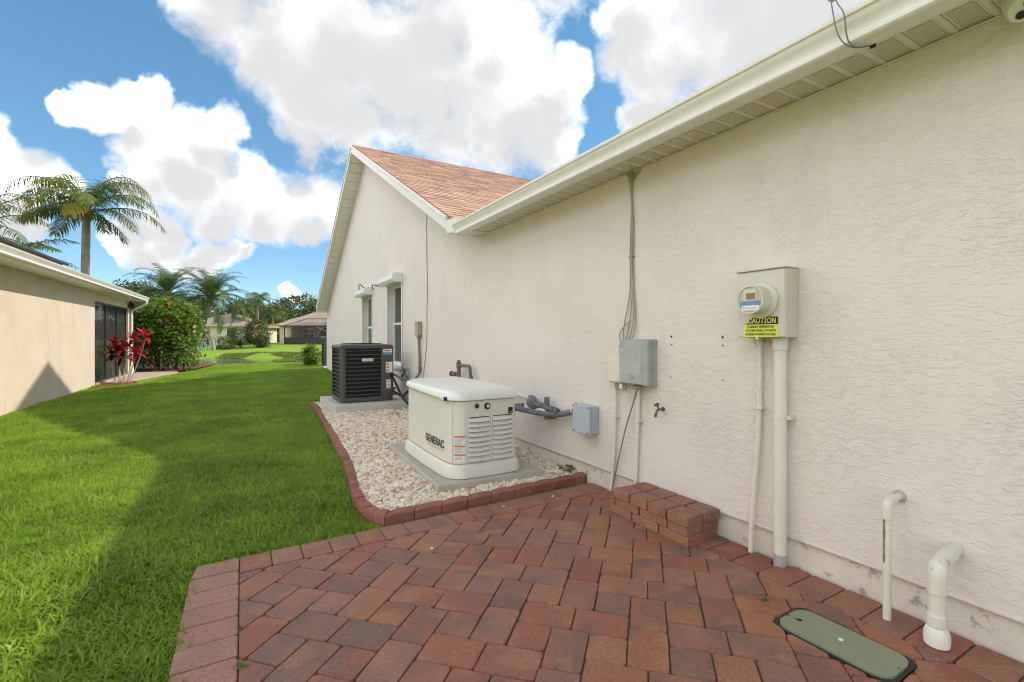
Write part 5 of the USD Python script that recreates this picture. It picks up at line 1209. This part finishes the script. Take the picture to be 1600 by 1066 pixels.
dspt = A('downspout', join([tube(bend([(.44, 3.62, 2.36), (.44, 3.62, 2.27), (.20, 3.66, 2.12), (.055, 3.68, 2.05), (.055, 3.68, .12)], .07, 6), .036, 10)]), 'white_trim')
A('boot', lathe([(.05, 0), (.055, .02), (.055, .22), (.04, .26)], 12, 'z', (.055, 3.68, .02)), 'white_trim', under=dspt)
sp = Thing('solar_heating_panel', 'black pool heating panel lying on the roof edge of the tan house', 'solar panel', loc=NB, rz=math.radians(-1.2))
sp.add('panel', slab([(.30, -12, 2.60), (.30, -3.3, 2.60), (-2.3, -3.3, 3.72), (-2.3, -12, 3.72)], .045), 'dark_panel', 0, local=True)
sp.add('header_pipe', tube([(.33, -12, 2.595), (.33, -3.2, 2.595)], .03, 8), 'dark_panel', local=True)
fl = Thing('flood_light', 'small black flood light under the eave corner of the tan house', 'light', loc=NB, rz=math.radians(-1.2))
fl.add('housing', bx(.02, .17, 3.40, 3.54, 2.10, 2.27, .02), 'black_rubber', 20, local=True)
fl.add('bracket', tube([(.06, 3.47, 2.27), (.06, 3.47, 2.331)], .02, 8), 'black_rubber', local=True)
fl.add('lens', bx(.171, .175, 3.42, 3.52, 2.12, 2.25), 'far_glass', 20, local=True)
top('walkway', extr(Polygon([(-3.14, 15.7), (-2.80, 16.1), (-2.15, 19.0), (-1.95, 20.0), (-2.4, 20.25), (-3.1, 20.3)]), -.1, .012), 'pink_paver', kind='structure', smooth=0)
mu = Polygon([(-3.16, 14.9), (-2.7, 15.25), (-2.45, 15.9), (-2.55, 16.35), (-2.82, 16.05), (-3.15, 15.68)])
top('mulch_patch', extr(mu, -.1, .008), 'mulch', kind='structure', smooth=0)
mu2 = Polygon([(-3.3, 20.32), (-2.4, 20.27), (-1.9, 20.1), (-1.5, 21.0), (-1.2, 23.0), (-1.0, 25.0), (-1.3, 26.2), (-3.3, 26.5)])
mg = grid(np.linspace(-3.3, -0.9, 25), np.linspace(20.2, 26.6, 50), lambda x, y: ground(x, y) + .055 + .03 * meshkit.noise(np.stack([x * 9, y * 9, 0 * x], -1)))
mv, mf = vf(mg); cen = mv[mf].mean(1); pm = prep(mu2); mf = mf[[pm.contains(Point(c[:2])) for c in cen]]
used_v, mf = np.unique(mf, return_inverse=True); mv = mv[used_v]; mf = mf.reshape(-1, 3)
top('mulch_bed', (mv, mf), 'mulch', kind='structure', smooth=0)

# ================================================================== PLANTS
def leaf_strip(p0, d, up, L, w, droop, seg=3, fold=0.0):
    """One tapering leaf from p0 along d, bending down by droop."""
    d = d / np.linalg.norm(d); s = np.cross(d, up); s /= np.linalg.norm(s) + 1e-9
    V, p, e = [], np.array(p0, float), d.copy()
    for k in range(seg + 1):
        t = k / seg; ww = w * (math.sin(PI * min(1, .12 + .88 * t)) ** .7 if t < 1 else 0.06)
        V += [p - s * ww / 2, p + s * ww / 2]
        e = e + np.array([0, 0, -droop / seg]); e /= np.linalg.norm(e); p = p + e * L / seg
    F = [[2 * k, 2 * k + 1, 2 * k + 3, 2 * k + 2] for k in range(seg)]
    return V, F
def frond(base, az, e0, e1, L, nl, ll, w, droop, r, bare=0.14, vee=0.5):
    """A feather palm leaf: a bending rib with two rows of leaflets. az is measured from the camera's right, e0..e1 is how the rib's slope turns."""
    a = az - PSI; u = np.array([math.cos(a), math.sin(a), 0]); n = 26
    P, p = [], np.array(base, float)
    for k in range(n):
        t = k / (n - 1); e = e0 + (e1 - e0) * t ** 1.6; P.append(p.copy()); p = p + (u * math.cos(e) + np.array([0, 0, math.sin(e)])) * L / n
    P = np.array(P); V, F, m = [], [], 0
    for i in range(nl):
        t = bare + (1 - bare) * (i + r.random() * .5) / nl; f = t * (n - 1); j = min(int(f), n - 2); q = P[j] + (P[j + 1] - P[j]) * (f - j)
        T = P[j + 1] - P[j]; T /= np.linalg.norm(T); S = np.cross(T, [0, 0, 1.0]); S /= np.linalg.norm(S) + 1e-9; N = np.cross(S, T)
        l = ll * (math.sin(PI * min(.98, .18 + .78 * t)) ** .6) * r.uniform(.85, 1.12)
        for sg in (-1, 1):
            d = S * sg + T * r.uniform(.45, .8) + N * (vee + r.normal(0, .22))
            v, fc = leaf_strip(q, d, N, l, w * r.uniform(.8, 1.15), droop * r.uniform(.7, 1.3))
            V += v; F += [[x + m for x in g] for g in fc]; m += len(v)
    lv = (np.array(V), np.vstack([np.array(F)[:, [0, 1, 2]], np.array(F)[:, [0, 2, 3]]]))
    return join([lv, tube(P, np.linspace(.028, .004, n) * (L / 3), 5)])
def palm(name, label, base, crown, r0, r1, fronds, cat='palm', seed=1, group=None, boot=True, ll=.55, w=.032, nl=64, droop=.9, vee=.5):
    r = np.random.default_rng(seed); t = Thing(name, label, cat, loc=base, group=group)
    b, c = np.array(base, float), np.array(crown, float); k = np.linspace(0, 1, 14)[:, None]
    side = np.array([c[0] - b[0], c[1] - b[1], 0]); path = b + (c - b) * k + side * (k ** 1.5 - k) * .5
    path[0, 2] -= .2
    t.add('trunk', tube(path, r0 + (r1 - r0) * k[:, 0] ** .6 + .006 * (np.arange(14) % 2), 14), 'palm_trunk')
    if boot: t.add('crown_shaft', tube([c - [0, 0, .25], c, c + [0, 0, .25], c + [0, 0, .5]], [r1 * 1.02, r1 * 1.35, r1 * 1.1, r1 * .4], 12), 'palm_boot')
    for az, e0, e1, L, look_ in fronds:
        a = math.radians(az) - PSI
        p0 = c + np.array([math.cos(a), math.sin(a), 0]) * r1 * .8 + [0, 0, r.uniform(.05, .35) * (1 if boot else .4)]
        t.add('frond', frond(p0, math.radians(az), math.radians(e0), math.radians(e1), L * r.uniform(.96, 1.04), nl, ll, w, droop, r, vee=vee), look_, 0)
    return t
G, Fg, Yl = 'palm_leaf', 'palm_leaf_fresh', 'palm_leaf_yellow'
palm('queen_palm', 'tall queen palm with arching fronds rising behind the tan house', (-5.83, 26.33, -.1), (-5.73, 26.27, 6.35), .18, .135, [
    (178, 74, -105, 4.1, G), (165, 68, -80, 3.9, G), (200, 64, -85, 3.5, G), (183, 26, -48, 2.6, Yl), (176, 18, -58, 2.5, Yl), (172, 30, -30, 3.4, G), (176, 8, -34, 3.3, G), (190, 2, -45, 2.6, G), (168, -15, -62, 2.0, G),
    (4, 76, -110, 3.8, G), (18, 70, -105, 3.5, G), (350, 55, -100, 3.4, G), (2, 32, -75, 3.4, G), (12, 18, -70, 3.5, G), (352, 5, -75, 2.7, G), (6, -18, -82, 2.1, G), (340, -25, -80, 1.8, G),
    (100, 72, -40, 2.9, G), (75, 60, -50, 3.0, G), (120, 60, -55, 3.0, G), (250, 74, -72, 2.6, Fg), (285, 70, -80, 2.5, Fg), (270, 45, -85, 2.4, Fg), (310, 40, -85, 2.4, Fg), (295, 15, -85, 1.9, Yl), (235, 40, -80, 2.4, G), (215, 15, -70, 2.3, G)],
    seed=3, ll=.72, w=.034, nl=54, droop=1.35, vee=.3)
palm('queen_palm', 'queen palm farthest left behind the tan house, mostly out of view', (-10.4, 30.2, -.1), (-10.7, 30.1, 5.6), .20, .15, [(az, e0, e1, 3.9, G) for az, e0, e1 in ((0, 62, -50), (15, 40, -55), (350, 15, -60), (20, -5, -65), (340, 55, -70), (90, 65, -40), (180, 60, -60), (190, 20, -60), (270, 50, -80), (300, 20, -80), (120, 40, -60), (230, 30, -70), (5, 5, -75), (30, 60, -30))],
    seed=5, ll=.72, w=.034, nl=52, droop=1.3, vee=.3)
palm('queen_palm', 'short bright green palm just above the black roof panel', (-8.5, 25.9, -.1), (-8.42, 25.8, 3.7), .2, .16, [(az, e0, e1, 3.0, g_) for az, e0, e1, g_ in ((0, 40, -35, G), (12, 28, -40, Fg), (350, 22, -45, Fg), (25, 55, -20, G), (180, 50, -30, G), (170, 25, -50, G), (195, 35, -60, Fg), (270, 50, -60, Fg), (300, 35, -60, Fg), (330, 45, -50, Fg), (90, 60, -30, G), (120, 45, -40, G), (230, 40, -50, G), (5, 10, -50, Fg))],
    seed=6, ll=.6, w=.04, nl=56, droop=1.0, vee=.45)
def date(label, base, crown, L, seed, n=46, trunk=(.11, .10), group='low date palms by the pond'):
    r = np.random.default_rng(seed); fr = []
    for k in range(n):
        q = k / n; e0 = 82 - 105 * q + r.normal(0, 6)
        fr.append(((k * 137.5 + r.normal(0, 8)) % 360, e0, e0 - 75 - 45 * r.random() - 20 * q, L * r.uniform(.85, 1.1), 'date_leaf' if r.random() < .8 else Fg))
    return palm('date_palm', label, base, crown, *trunk, fr, seed=seed, ll=.36, w=.024, nl=52, droop=.5, vee=.3, boot=True)
date('low date palm with a full drooping crown beside the flowering hedge', (-2.30, 30.05, -.35), (-1.44, 29.6, 3.1), 2.35, 11)
date('low date palm standing behind the flowering hedge', (-3.9, 33.2, -.6), (-3.71, 33.17, 3.5), 2.5, 12)

def leaves(pts, size, r, asp=.55, up=.4, center=None):
    """A two-triangle folded leaf at every point, turned at random but with its face mostly up and outwards."""
    n = len(pts); d = r.normal(size=(n, 3)); d[:, 2] -= .25; d /= np.linalg.norm(d, axis=1, keepdims=True)
    nn = r.normal(size=(n, 3)) + [0, 0, up * 2]; s = np.cross(d, nn); s /= np.linalg.norm(s, axis=1, keepdims=True) + 1e-9
    l = size * r.uniform(.65, 1.3, (n, 1)); w = l * asp; k = np.cross(s, d)
    V = np.stack([pts, pts + d * l * .5 + s * w / 2 + k * l * .06, pts + d * l, pts + d * l * .5 - s * w / 2 + k * l * .06], 1).reshape(-1, 3)
    i = np.arange(n)[:, None] * 4
    o = pts - (pts.mean(0) - [0, 0, .3 * np.ptp(pts[:, 2])] if center is None else center); o /= np.linalg.norm(o, axis=1, keepdims=True) + 1e-9   # leaves face out of the crown
    N = o + .55 * r.normal(size=(n, 3)) + [0, 0, .25]; N /= np.linalg.norm(N, axis=1, keepdims=True)
    N = N.repeat(4, 0); return V, face_along(V, np.vstack([i + [0, 1, 2], i + [0, 2, 3]]), N), N
def clumps(center, rad, n, r, per, spread, shell=.55, flat=0.0):
    """Points in uneven clumps filling an ellipsoid, denser towards its outside."""
    c = r.normal(size=(n, 3)); c /= np.linalg.norm(c, axis=1, keepdims=True); c = c * (shell + (1 - shell) * r.random((n, 1)) ** .5)
    c[:, 2] = np.where(c[:, 2] < -.6 + flat, -.6 + flat + .2 * r.random(n), c[:, 2])
    c = c * (1 + .35 * noise3(c, 1.7, 3)[:, None] * 2)
    P = (c * rad)[:, None] + r.normal(size=(n, per, 3)) * spread
    return P.reshape(-1, 3) + center

# the flowering hedge
r = np.random.default_rng(21)
HC = np.array([-2.38, 21.0, 1.22])
hg = Thing('hibiscus_hedge', 'tall leafy hibiscus hedge with a few red flowers beside the walkway', 'hedge', loc=(HC[0], HC[1], 0))
for k in range(38):
    a, q = r.uniform(0, 2 * PI), r.random() ** .5; b = HC + [q * .45 * math.cos(a), q * .45 * math.sin(a), -1.25]; e = HC + [q * .95 * math.cos(a), q * .85 * math.sin(a), r.uniform(.2, 1.1)]
    hg.add('stem', tube(curve([b, b + (e - b) * .5 + r.normal(0, .08, 3), e], 7), np.linspace(.017, .006, 7), 5), 'pale_bark' if k % 3 else 'bark', True)
P = clumps(HC + [0, 0, .30], np.array([1.02, .92, 1.0]), 620, r, 14, .085, .62)
P2 = clumps(HC + [.30, -.10, -.62], np.array([.72, .7, .62]), 90, r, 12, .085, .6)
P3 = clumps(HC + [-.2, .1, -.35], np.array([.9, .8, .85]), 120, r, 9, .1, .7)
hg.add('foliage', leaves(np.vstack([P, P2, P3]), .125, r, .62, .5), 'hedge_leaf', 0)
for k in range(11):
    for _ in range(50):
        d = r.normal(size=3); d /= np.linalg.norm(d)
        if d[2] > -.15 and d[0] * cs - d[1] * sn > .35 and -d[1] * cs - d[0] * sn > -.2: break
    p = HC + [0, 0, .25] + d * np.array([1.02, .95, 1.05])
    V, F_, m_ = [], [], 0
    for j in range(5):
        a = j * 2 * PI / 5; v, f = leaf_strip(p, d * .6 + np.cross(d, [math.cos(a), math.sin(a), .3]) * .8, d, .075, .06, .2, 2); V += v; F_ += [[x + m_ for x in g] for g in f]; m_ += len(v)
    hg.add('flower', (np.array(V), np.array(F_)), 'flower_red', 0)

# the red ti plant
r = np.random.default_rng(22)
ti = Thing('ti_plant', 'bright red leaved ti plant on slender canes by the screened porch', 'plant', loc=(-2.75, 15.85, 0))
canes = [((-2.86, 15.80), (-.10, 0), .72, 'ti_dark', 13), ((-2.80, 15.95), (-.12, .1), .98, 'ti_red', 15), ((-2.70, 15.80), (.06, .0), .90, 'ti_red', 15), ((-2.66, 16.0), (.16, .1), 1.12, 'ti_red', 15), ((-2.60, 15.9), (.42, .15), 1.20, 'ti_red', 11), ((-2.76, 15.9), (0, -.05), .66, 'ti_dark', 13), ((-2.63, 15.85), (.22, .0), .74, 'ti_red', 13), ((-2.82, 15.9), (-.02, 0), .82, 'ti_red', 11)]
for (x, y), (lx, ly), h, look_, n in canes:
    ux_ = np.array([cs, -sn]); e = np.array([x, y]) + ux_ * lx
    tip = np.array([e[0], e[1] + ly * .3, h]); b0 = np.array([x, y, .0])
    ti.add('cane', tube(curve([b0, b0 + (tip - b0) * .55 + r.normal(0, .02, 3), tip], 8), np.linspace(.014, .009, 8), 6), 'pale_bark', True)
    n = int(n * 1.25)
    for k in range(n):
        a = k * 2.4 + r.normal(0, .2); el = .95 - 1.15 * k / n + r.normal(0, .1)
        d = np.array([math.cos(a) * math.cos(el), math.sin(a) * math.cos(el), math.sin(el)])
        v, f = leaf_strip(tip + [0, 0, .07 * (1 - k / n)], d, np.array([0, 0, 1.0]) if abs(d[2]) < .9 else np.array([1.0, 0, 0]), r.uniform(.30, .46), r.uniform(.075, .105), r.uniform(.3, 1.0), 5)
        ti.add('leaf', (np.array(v), np.array(f)), look_ if r.random() < .93 else ('ti_dark' if look_ == 'ti_red' else 'ti_red'), True)

# weeds
def weed(name, label, at, n, L, w, seed, look_='weed_leaf', rise=.8):
    r = np.random.default_rng(seed); t = Thing(name, label, 'weed', loc=at)
    for k in range(n):
        a = r.uniform(0, 2 * PI); d = np.array([math.cos(a), math.sin(a), rise * r.uniform(.5, 1.6)]); st = np.array(at) + d / np.linalg.norm(d) * L * .7
        t.add('stem', tube([at, st], .0018, 4), look_); v, f = leaf_strip(st, d * [1, 1, .4], np.array([0, 0, 1.0]), L * r.uniform(.7, 1.1), w, .6, 4); t.add('leaf', (np.array(v), np.array(f)), look_, True)
weed('weed', 'small green weed sprouting at the wall where the edging ends', (2.46, 3.36, .03), 13, .065, .035, 31)
weed('weed', 'thin weed in the gravel in front of the air conditioner slab', (1.98, 7.05, .03), 10, .07, .02, 32)
weed('weed', 'tiny weed growing between the pavers left of the valve box', (2.075, 1.31, .0), 9, .013, .012, 33)
weed('weed', 'dry grey green sprig on the patio border at the bottom edge', (-.002, 1.99, .002), 12, .022, .006, 34, 'reed_leaf', .5)
weed('weed', 'green tuft at the right end of the air conditioner slab', (2.15, 7.50, .03), 9, .055, .02, 35)

# far shrubs, trees
def shrub(name, label, at, rad, n, size, look_, seed, cat='shrub', group=None, shell=.6, flowers=None):
    r = np.random.default_rng(seed); t = Thing(name, label, cat, loc=at, group=group); c = np.array(at) + [0, 0, rad[2] * .85]
    for k in range(7):
        e = c + r.normal(0, .4, 3) * np.array(rad) * .6; t.add('stem', tube(curve([np.array(at) + r.normal(0, .06, 3) * [1, 1, 0], (np.array(at) + e) / 2 + r.normal(0, .04, 3), e], 6), np.linspace(.03, .012, 6) * max(rad) ** .5, 5), 'bark', True)
    t.add('foliage', leaves(clumps(c, np.array(rad), n, r, 12, min(rad) * .13, shell), size, r, .6, .5), look_, 0)
    if flowers: t.add('flowers', leaves(clumps(c + [0, 0, rad[2] * .45], np.array(rad) * [.8, .8, .6], 14, r, 8, .08, .9), size * .8, r, .8), flowers, 0)
    return t
at = lambda u, Z: (*pd((u - 800) / 740 * Z, Z),)
gz = lambda u, Z: (*at(u, Z), float(ground(*at(u, Z))))
shrub('shrub', 'small dark green shrub beside the air conditioner at the house corner', (2.35, 20.2, .0), (.30, .3, .50), 120, .10, 'hedge_leaf', 41)
shrub('shrub', 'round clipped bush left of the tall bush on the far lawn', gz(375, 55), (1.25, 1.0, 1.25), 220, .16, 'bush_leaf', 42)
shrub('shrub', 'tall far bush with reddish new leaves on top', gz(402, 54), (1.35, 1.2, 1.75), 280, .2, 'bush_leaf', 43, flowers='flower_red')
shrub('shrub', 'dark low bush at the right foot of the red tipped bush', gz(411, 53), (.7, .6, .75), 120, .16, 'tree_leaf', 44)
shrub('shrub', 'pale grey green low bush by the white stems on the far bank', gz(350, 52), (1.0, .7, .75), 140, .16, 'reed_leaf', 45)
shrub('shrub', 'dark low shrubs behind the blue stand', gz(312, 55), (1.3, .8, 1.0), 170, .18, 'tree_leaf', 46)
def tree(label, base, h, rad, n, size, look_, seed, trunk=.18, group='background trees'):
    r = np.random.default_rng(seed); t = Thing('tree', label, 'tree', loc=base, group=None); b = np.array(base, float); c = b + [0, 0, h - rad[2] * .9]
    t.add('trunk', join([tube(curve([b - [0, 0, .3], b + [r.normal(0, .2), r.normal(0, .2), (h - rad[2] * 2) * .6], c], 10), np.linspace(trunk, trunk * .4, 10), 8)] + [tube(curve([b + (c - b) * .6, (b + (c - b) * .8) + q * .4, c + q], 6), np.linspace(trunk * .5, trunk * .12, 6), 5) for q in r.normal(0, .55, (7, 3)) * np.array(rad)]), 'bark')
    t.add('crown', leaves(clumps(c, np.array(rad), n, r, 14, min(rad) * .14, .5, .1), size, r, .6, .5), look_, 0)
tree('dark spreading tree behind the date palms left of the sky gap', gz(214, 46), 6.6, (2.7, 2.4, 2.1), 280, .30, 'tree_leaf', 51)
tree('broad dark tree behind the mint green house', gz(463, 92), 8.6, (4.4, 4.0, 3.0), 330, .42, 'tree_leaf', 52)
tree('dark tree peeping over the brick house roof', gz(500, 96), 7.9, (3.2, 3.2, 2.6), 240, .42, 'tree_leaf', 53)
tree('olive green tree left of the broad dark tree', gz(436, 86), 5.6, (3.4, 3.2, 2.2), 260, .4, 'bush_leaf', 54)
tree('tall dense tree behind the sand coloured house', gz(385, 82), 7.0, (3.8, 3.4, 2.8), 300, .4, 'tree_leaf', 55)
tree('green tree behind the red tipped bush', gz(412, 76), 5.4, (3.2, 3.0, 2.4), 260, .36, 'bush_leaf', 56)
tree('dark tree seen between the two date palms', gz(295, 70), 6.6, (3.8, 3.2, 2.8), 260, .38, 'tree_leaf', 57)
tree('dark tree low behind the left date palm', gz(245, 60), 6.4, (3.0, 2.8, 2.4), 240, .34, 'tree_leaf', 58)
for (u, Z, h, L, seed, lb) in ((401, 66, 6.6, 2.2, 61, 'feathery palm highest among the far background trees'), (425, 70, 5.2, 2.2, 62, 'feathery palm leaning in front of the olive green tree'), (378, 64, 5.0, 2.0, 63, 'far palm just right of the near date palm crown')):
    r = np.random.default_rng(seed); b = gz(u, Z)
    palm('far_palm', lb, b, (b[0] + .2, b[1], b[2] + h - .7), .17, .13, [((k * 137.5) % 360, 78 - 100 * k / 20, -60 - 15 * k / 20, L * r.uniform(.85, 1.1), 'palm_leaf' if k % 3 else 'date_leaf') for k in range(20)], seed=seed, ll=.6, w=.06, nl=26, droop=1.1, vee=.3)
ms = Thing('white_stemmed_palm', 'clump of pale bare stems fanning up on the far bank', 'palm', loc=gz(333, 51))
r = np.random.default_rng(64); b = np.array(gz(333, 51))
for k in range(13):
    a, l = r.uniform(0, 2 * PI), r.uniform(.1, .95); e = b + [l * math.cos(a), l * math.sin(a), r.uniform(1.7, 2.5)]
    ms.add('stem', tube(curve([b + [.3 * l * math.cos(a), .3 * l * math.sin(a), -.1], (b + e) / 2 + r.normal(0, .05, 3), e], 6), np.linspace(.06, .035, 6), 6), 'pale_bark', True)
    if k % 3 == 0: ms.add('frond', frond(e, r.uniform(0, 6.3), math.radians(60), math.radians(-40), 1.3, 18, .4, .05, .8, r), 'reed_leaf', 0)
# reeds on the pond's banks
r = np.random.default_rng(65); RP = []
for _ in range(2600):
    X, Z = r.uniform(-26, -8), r.uniform(38.4, 43.0); x, y = pd(X, Z); g_ = float(ground(x, y))
    if g_ > WATER - .1 and meshkit.noise(np.array([X * .5, Z * .5, 0])) > .38: RP.append((x, y, max(g_, WATER)))
for _ in range(700):
    X, Z = r.uniform(-18.5, -13), r.uniform(35, 38.5); x, y = pd(X, Z)
    if meshkit.noise(np.array([X * .9, Z * .9, 3])) > .45: RP.append((x, y, WATER))
RP = np.array(RP)
RD = [blade_patch(70 + s, 22, .18, .26, .03) for s in range(4)]
instancer('/World/reeds', RD, RP, np.column_stack([rng.uniform(.6, 1.2, len(RP))] * 2 + [rng.uniform(.22, .7, len(RP))]), quats(len(RP), .15), rng.integers(0, 4, len(RP)), 'reed_leaf')
setd('/World/reeds', label='reeds and weeds lining the far bank of the pond', category='reeds')
# a far-off belt of trees closing the horizon
r = np.random.default_rng(66); BP = []
for k in range(150):
    X, Z = r.uniform(-150, 110), r.uniform(118, 165); x, y = pd(X, Z); h = r.uniform(3.0, 5.5)
    BP.append(clumps(np.array([x, y, float(ground(x, y)) + h * .55]), np.array([4.5, 4.5, h * .55]), 46, r, 7, .8, .5))
top('distant_trees', leaves(np.vstack(BP), 1.0, r, .7, .5), 'tree_leaf', 'belt of distant trees closing the horizon', 'trees', kind='stuff', smooth=0)

# ================================================================== FAR HOUSES (local x to the right, local y away, as seen across the pond)
def far_house(label, u0, Z, name='far_house'):
    X = (u0 - 800) / 740 * Z; x, y = pd(X, Z); return Thing(name, label, 'house', loc=(x, y, float(ground(x, y)) - .02), rz=-PSI)
def hip(x0, x1, y0, y1, z, h, ov=.5, rid=None):
    x0, x1, y0, y1 = x0 - ov, x1 + ov, y0 - ov, y1 + ov; hw = min(x1 - x0, y1 - y0) / 2; rid = rid or hw
    if x1 - x0 > y1 - y0: a, b = (x0 + rid, (y0 + y1) / 2, z + h), (x1 - rid, (y0 + y1) / 2, z + h)
    else: a, b = ((x0 + x1) / 2, y0 + rid, z + h), ((x0 + x1) / 2, y1 - rid, z + h)
    return hull([(x0, y0, z - .12), (x1, y0, z - .12), (x1, y1, z - .12), (x0, y1, z - .12), (x0, y0, z), (x1, y0, z), (x1, y1, z), (x0, y1, z), a, b])
def far_window(t, wall_y, x0, x1, z0, z1, look_='white_vinyl', arch=False):
    o = sbox(x0, z0, x1, z1)
    if arch: o = o.union(affinity.scale(Point((x0 + x1) / 2, z1).buffer((x1 - x0) / 2), 1, 1))
    fr = o.difference(o.buffer(-.09)); mid = o.buffer(-.09)
    w = t.add('window', extr(fr.union(sbox((x0 + x1) / 2 - .03, z0, (x0 + x1) / 2 + .03, z1)).union(sbox(x0, (z0 + z1) / 2 - .03, x1, (z0 + z1) / 2 + .03)), wall_y - .05, wall_y - .001, 'y'), look_, 0, local=True)
    t.add('pane', extr(mid, wall_y - .02, wall_y - .012, 'y'), 'far_glass', 0, local=True, under=w)
# brick house with its pool cage
fh = far_house('brick house with a screened pool cage across the pond', 437, 62)
W = lambda *a, **k: fh.add(*a, local=True, **k)
W('wall', bx(0, 1.5, 0, .2, 0, 2.45), 'wall_peach', smooth=0); W('wall', bx(0, .2, .2, 11, 0, 2.45), 'wall_peach', smooth=0)
W('wall', bx(1.501, 18, 2.6, 2.8, 0, 2.45), 'brick_far', smooth=0); W('wall', bx(1.3, 1.5, .2, 2.8, 0, 2.45), 'wall_peach', smooth=0)
W('door', bx(.55, 1.05, -.03, -.001, .1, 2.1), 'white_trim', smooth=0)
W('roof', hip(0, 18, 0, 12, 2.5, 3.2, .5), 'far_shingle', smooth=0)
far_window(fh, 2.6, 4.0, 6.3, .75, 1.15, arch=True); far_window(fh, 2.6, 1.9, 3.5, .7, 2.1)
cg = fh.add('pool_cage', bx(1.62, 12.5, -1.99, -1.985, 0, 2.3), 'cage_mesh', 0, local=True)
for x in (1.6, 3.9, 6.6, 9.3, 12.0): W('cage_frame', bx(x - .05, x + .05, -2.05, -1.95, 0, 2.35), 'bronze_frame', smooth=0, under=cg)
for z in (.9, 2.33): W('cage_frame', bx(1.6, 12.5, -2.04, -1.96, z - .04, z + .04), 'bronze_frame', smooth=0, under=cg)
W('cage_frame', bx(1.6, 12.5, -2.03, -2.01, .05, .82), 'bronze_frame', smooth=0, under=cg)
W('cage_roof', hull([(1.6, -2, 2.37), (12.5, -2, 2.37), (3.4, .2, 3.3), (12.5, .2, 3.3), (1.6, -2, 2.375), (12.5, -2, 2.375), (3.4, .2, 3.305), (12.5, .2, 3.305)]), 'cage_mesh', smooth=0, under=cg)
for x, x2 in ((1.6, 3.4), (6.6, 6.6), (9.3, 9.3)): W('cage_frame', tube([(x, -2, 2.37), (x2, .2, 3.32)], .05, 6), 'bronze_frame', under=cg)
W('cage_frame', tube([(3.4, .2, 3.32), (12.5, .2, 3.32)], .05, 6), 'bronze_frame', under=cg)
W('cage_brace', tube([(5.6, -1.9, 2.2), (8.6, -1.9, .9)], .03, 5), 'white_trim', under=cg)
# mint green house
mh = far_house('mint green house with a white window left of the brick house', 417, 76)
for nm, m, l in (('wall', bx(0, 9, 0, .2, 0, 2.5), 'wall_mint'), ('wall', bx(0, .2, .2, 9, 0, 2.5), 'wall_mint'), ('roof', hip(0, 9, 0, 9, 2.5, 2.1, .5), 'far_shingle'), ('trim', bx(.0, .25, -.05, -.001, 0, 2.5), 'white_trim')): mh.add(nm, m, l, 0, local=True)
far_window(mh, 0, .65, 1.65, .5, 1.7, arch=True)
# sand coloured house
sh_ = far_house('sand coloured house half hidden by the date palm', 296, 62)
for nm, m, l in (('wall', bx(0, 7.0, 0, .2, 0, 2.5), 'wall_sand'), ('wall', bx(6.8, 7.0, .2, 9, 0, 2.5), 'wall_sand'), ('roof', hip(-1, 7.0, 0, 9, 2.5, 1.9, .5), 'far_shingle'), ('porch_opening', bx(4.9, 6.0, -.03, -.001, .3, 2.2), 'far_glass'), ('porch_rail', bx(4.85, 6.05, -.06, -.031, 1.0, 1.12), 'white_trim'), ('porch_post', bx(4.82, 4.94, -.07, -.032, .2, 2.3), 'white_trim')): sh_.add(nm, m, l, 0, local=True)
far_window(sh_, 0, 1.6, 2.8, .8, 2.0)
condenser_far = Thing('utility_bin', 'dark grey bin against the mint green house', 'bin', loc=gz(436.5, 73), rz=-PSI)
condenser_far.add('body', bx(-.75, .75, -.4, .4, -.1, 1.15, .05), 'ac_paint', 20, local=True); condenser_far.add('lid', bx(-.8, .8, -.45, .45, 1.151, 1.25, .03), 'ac_paint', 20, local=True)
# blue folding stand
af = Thing('folding_stand', 'pale blue folding stand shaped like an A on the far bank', 'stand', loc=gz(318, 51), rz=-PSI)
for sx_ in (-1, 1):
    for sy_ in (-1, 1): af.add('leg', tube([(.12 * sx_, .05 * sy_, .85), (.36 * sx_, .22 * sy_, -.05)], .035, 6), 'aframe_blue', local=True)
    af.add('brace', tube([(.26 * sx_, -.15, .32), (.26 * sx_, .15, .32)], .025, 6), 'aframe_blue', local=True)
af.add('seat', bx(-.17, .17, -.10, .10, .84, .90, .02), 'aframe_blue', 20, local=True); af.add('shelf', bx(-.26, .26, -.16, .16, .30, .33, .01), 'aframe_blue', 20, local=True)
te = Thing('timber_edging', 'long low dark timber edging in front of the round bush', 'edging', loc=gz(370, 52), rz=-PSI)
te.add('board', bx(-1.6, 1.5, -.05, .05, -.1, .10, .01), 'bark', 20, local=True); te.add('stake', bx(-1.55, -1.45, .051, .12, -.1, .12), 'bark', 0, local=True)
# pond pump pieces beside the far air conditioner
va = Thing('sprinkler_cap', 'small white sprinkler cap in the grass at the far house corner', 'sprinkler', loc=(2.62, 18.15, .08))
va.add('cap', lathe([(.09, 0), (.10, .02), (.10, .06), (.06, .08)], 14, 'z', (2.62, 18.15, .07)), 'label_white'); va.add('pipe', tube([(2.62, 18.15, .0), (2.62, 18.15, .08)], .05, 8), 'blue_grey_plastic')
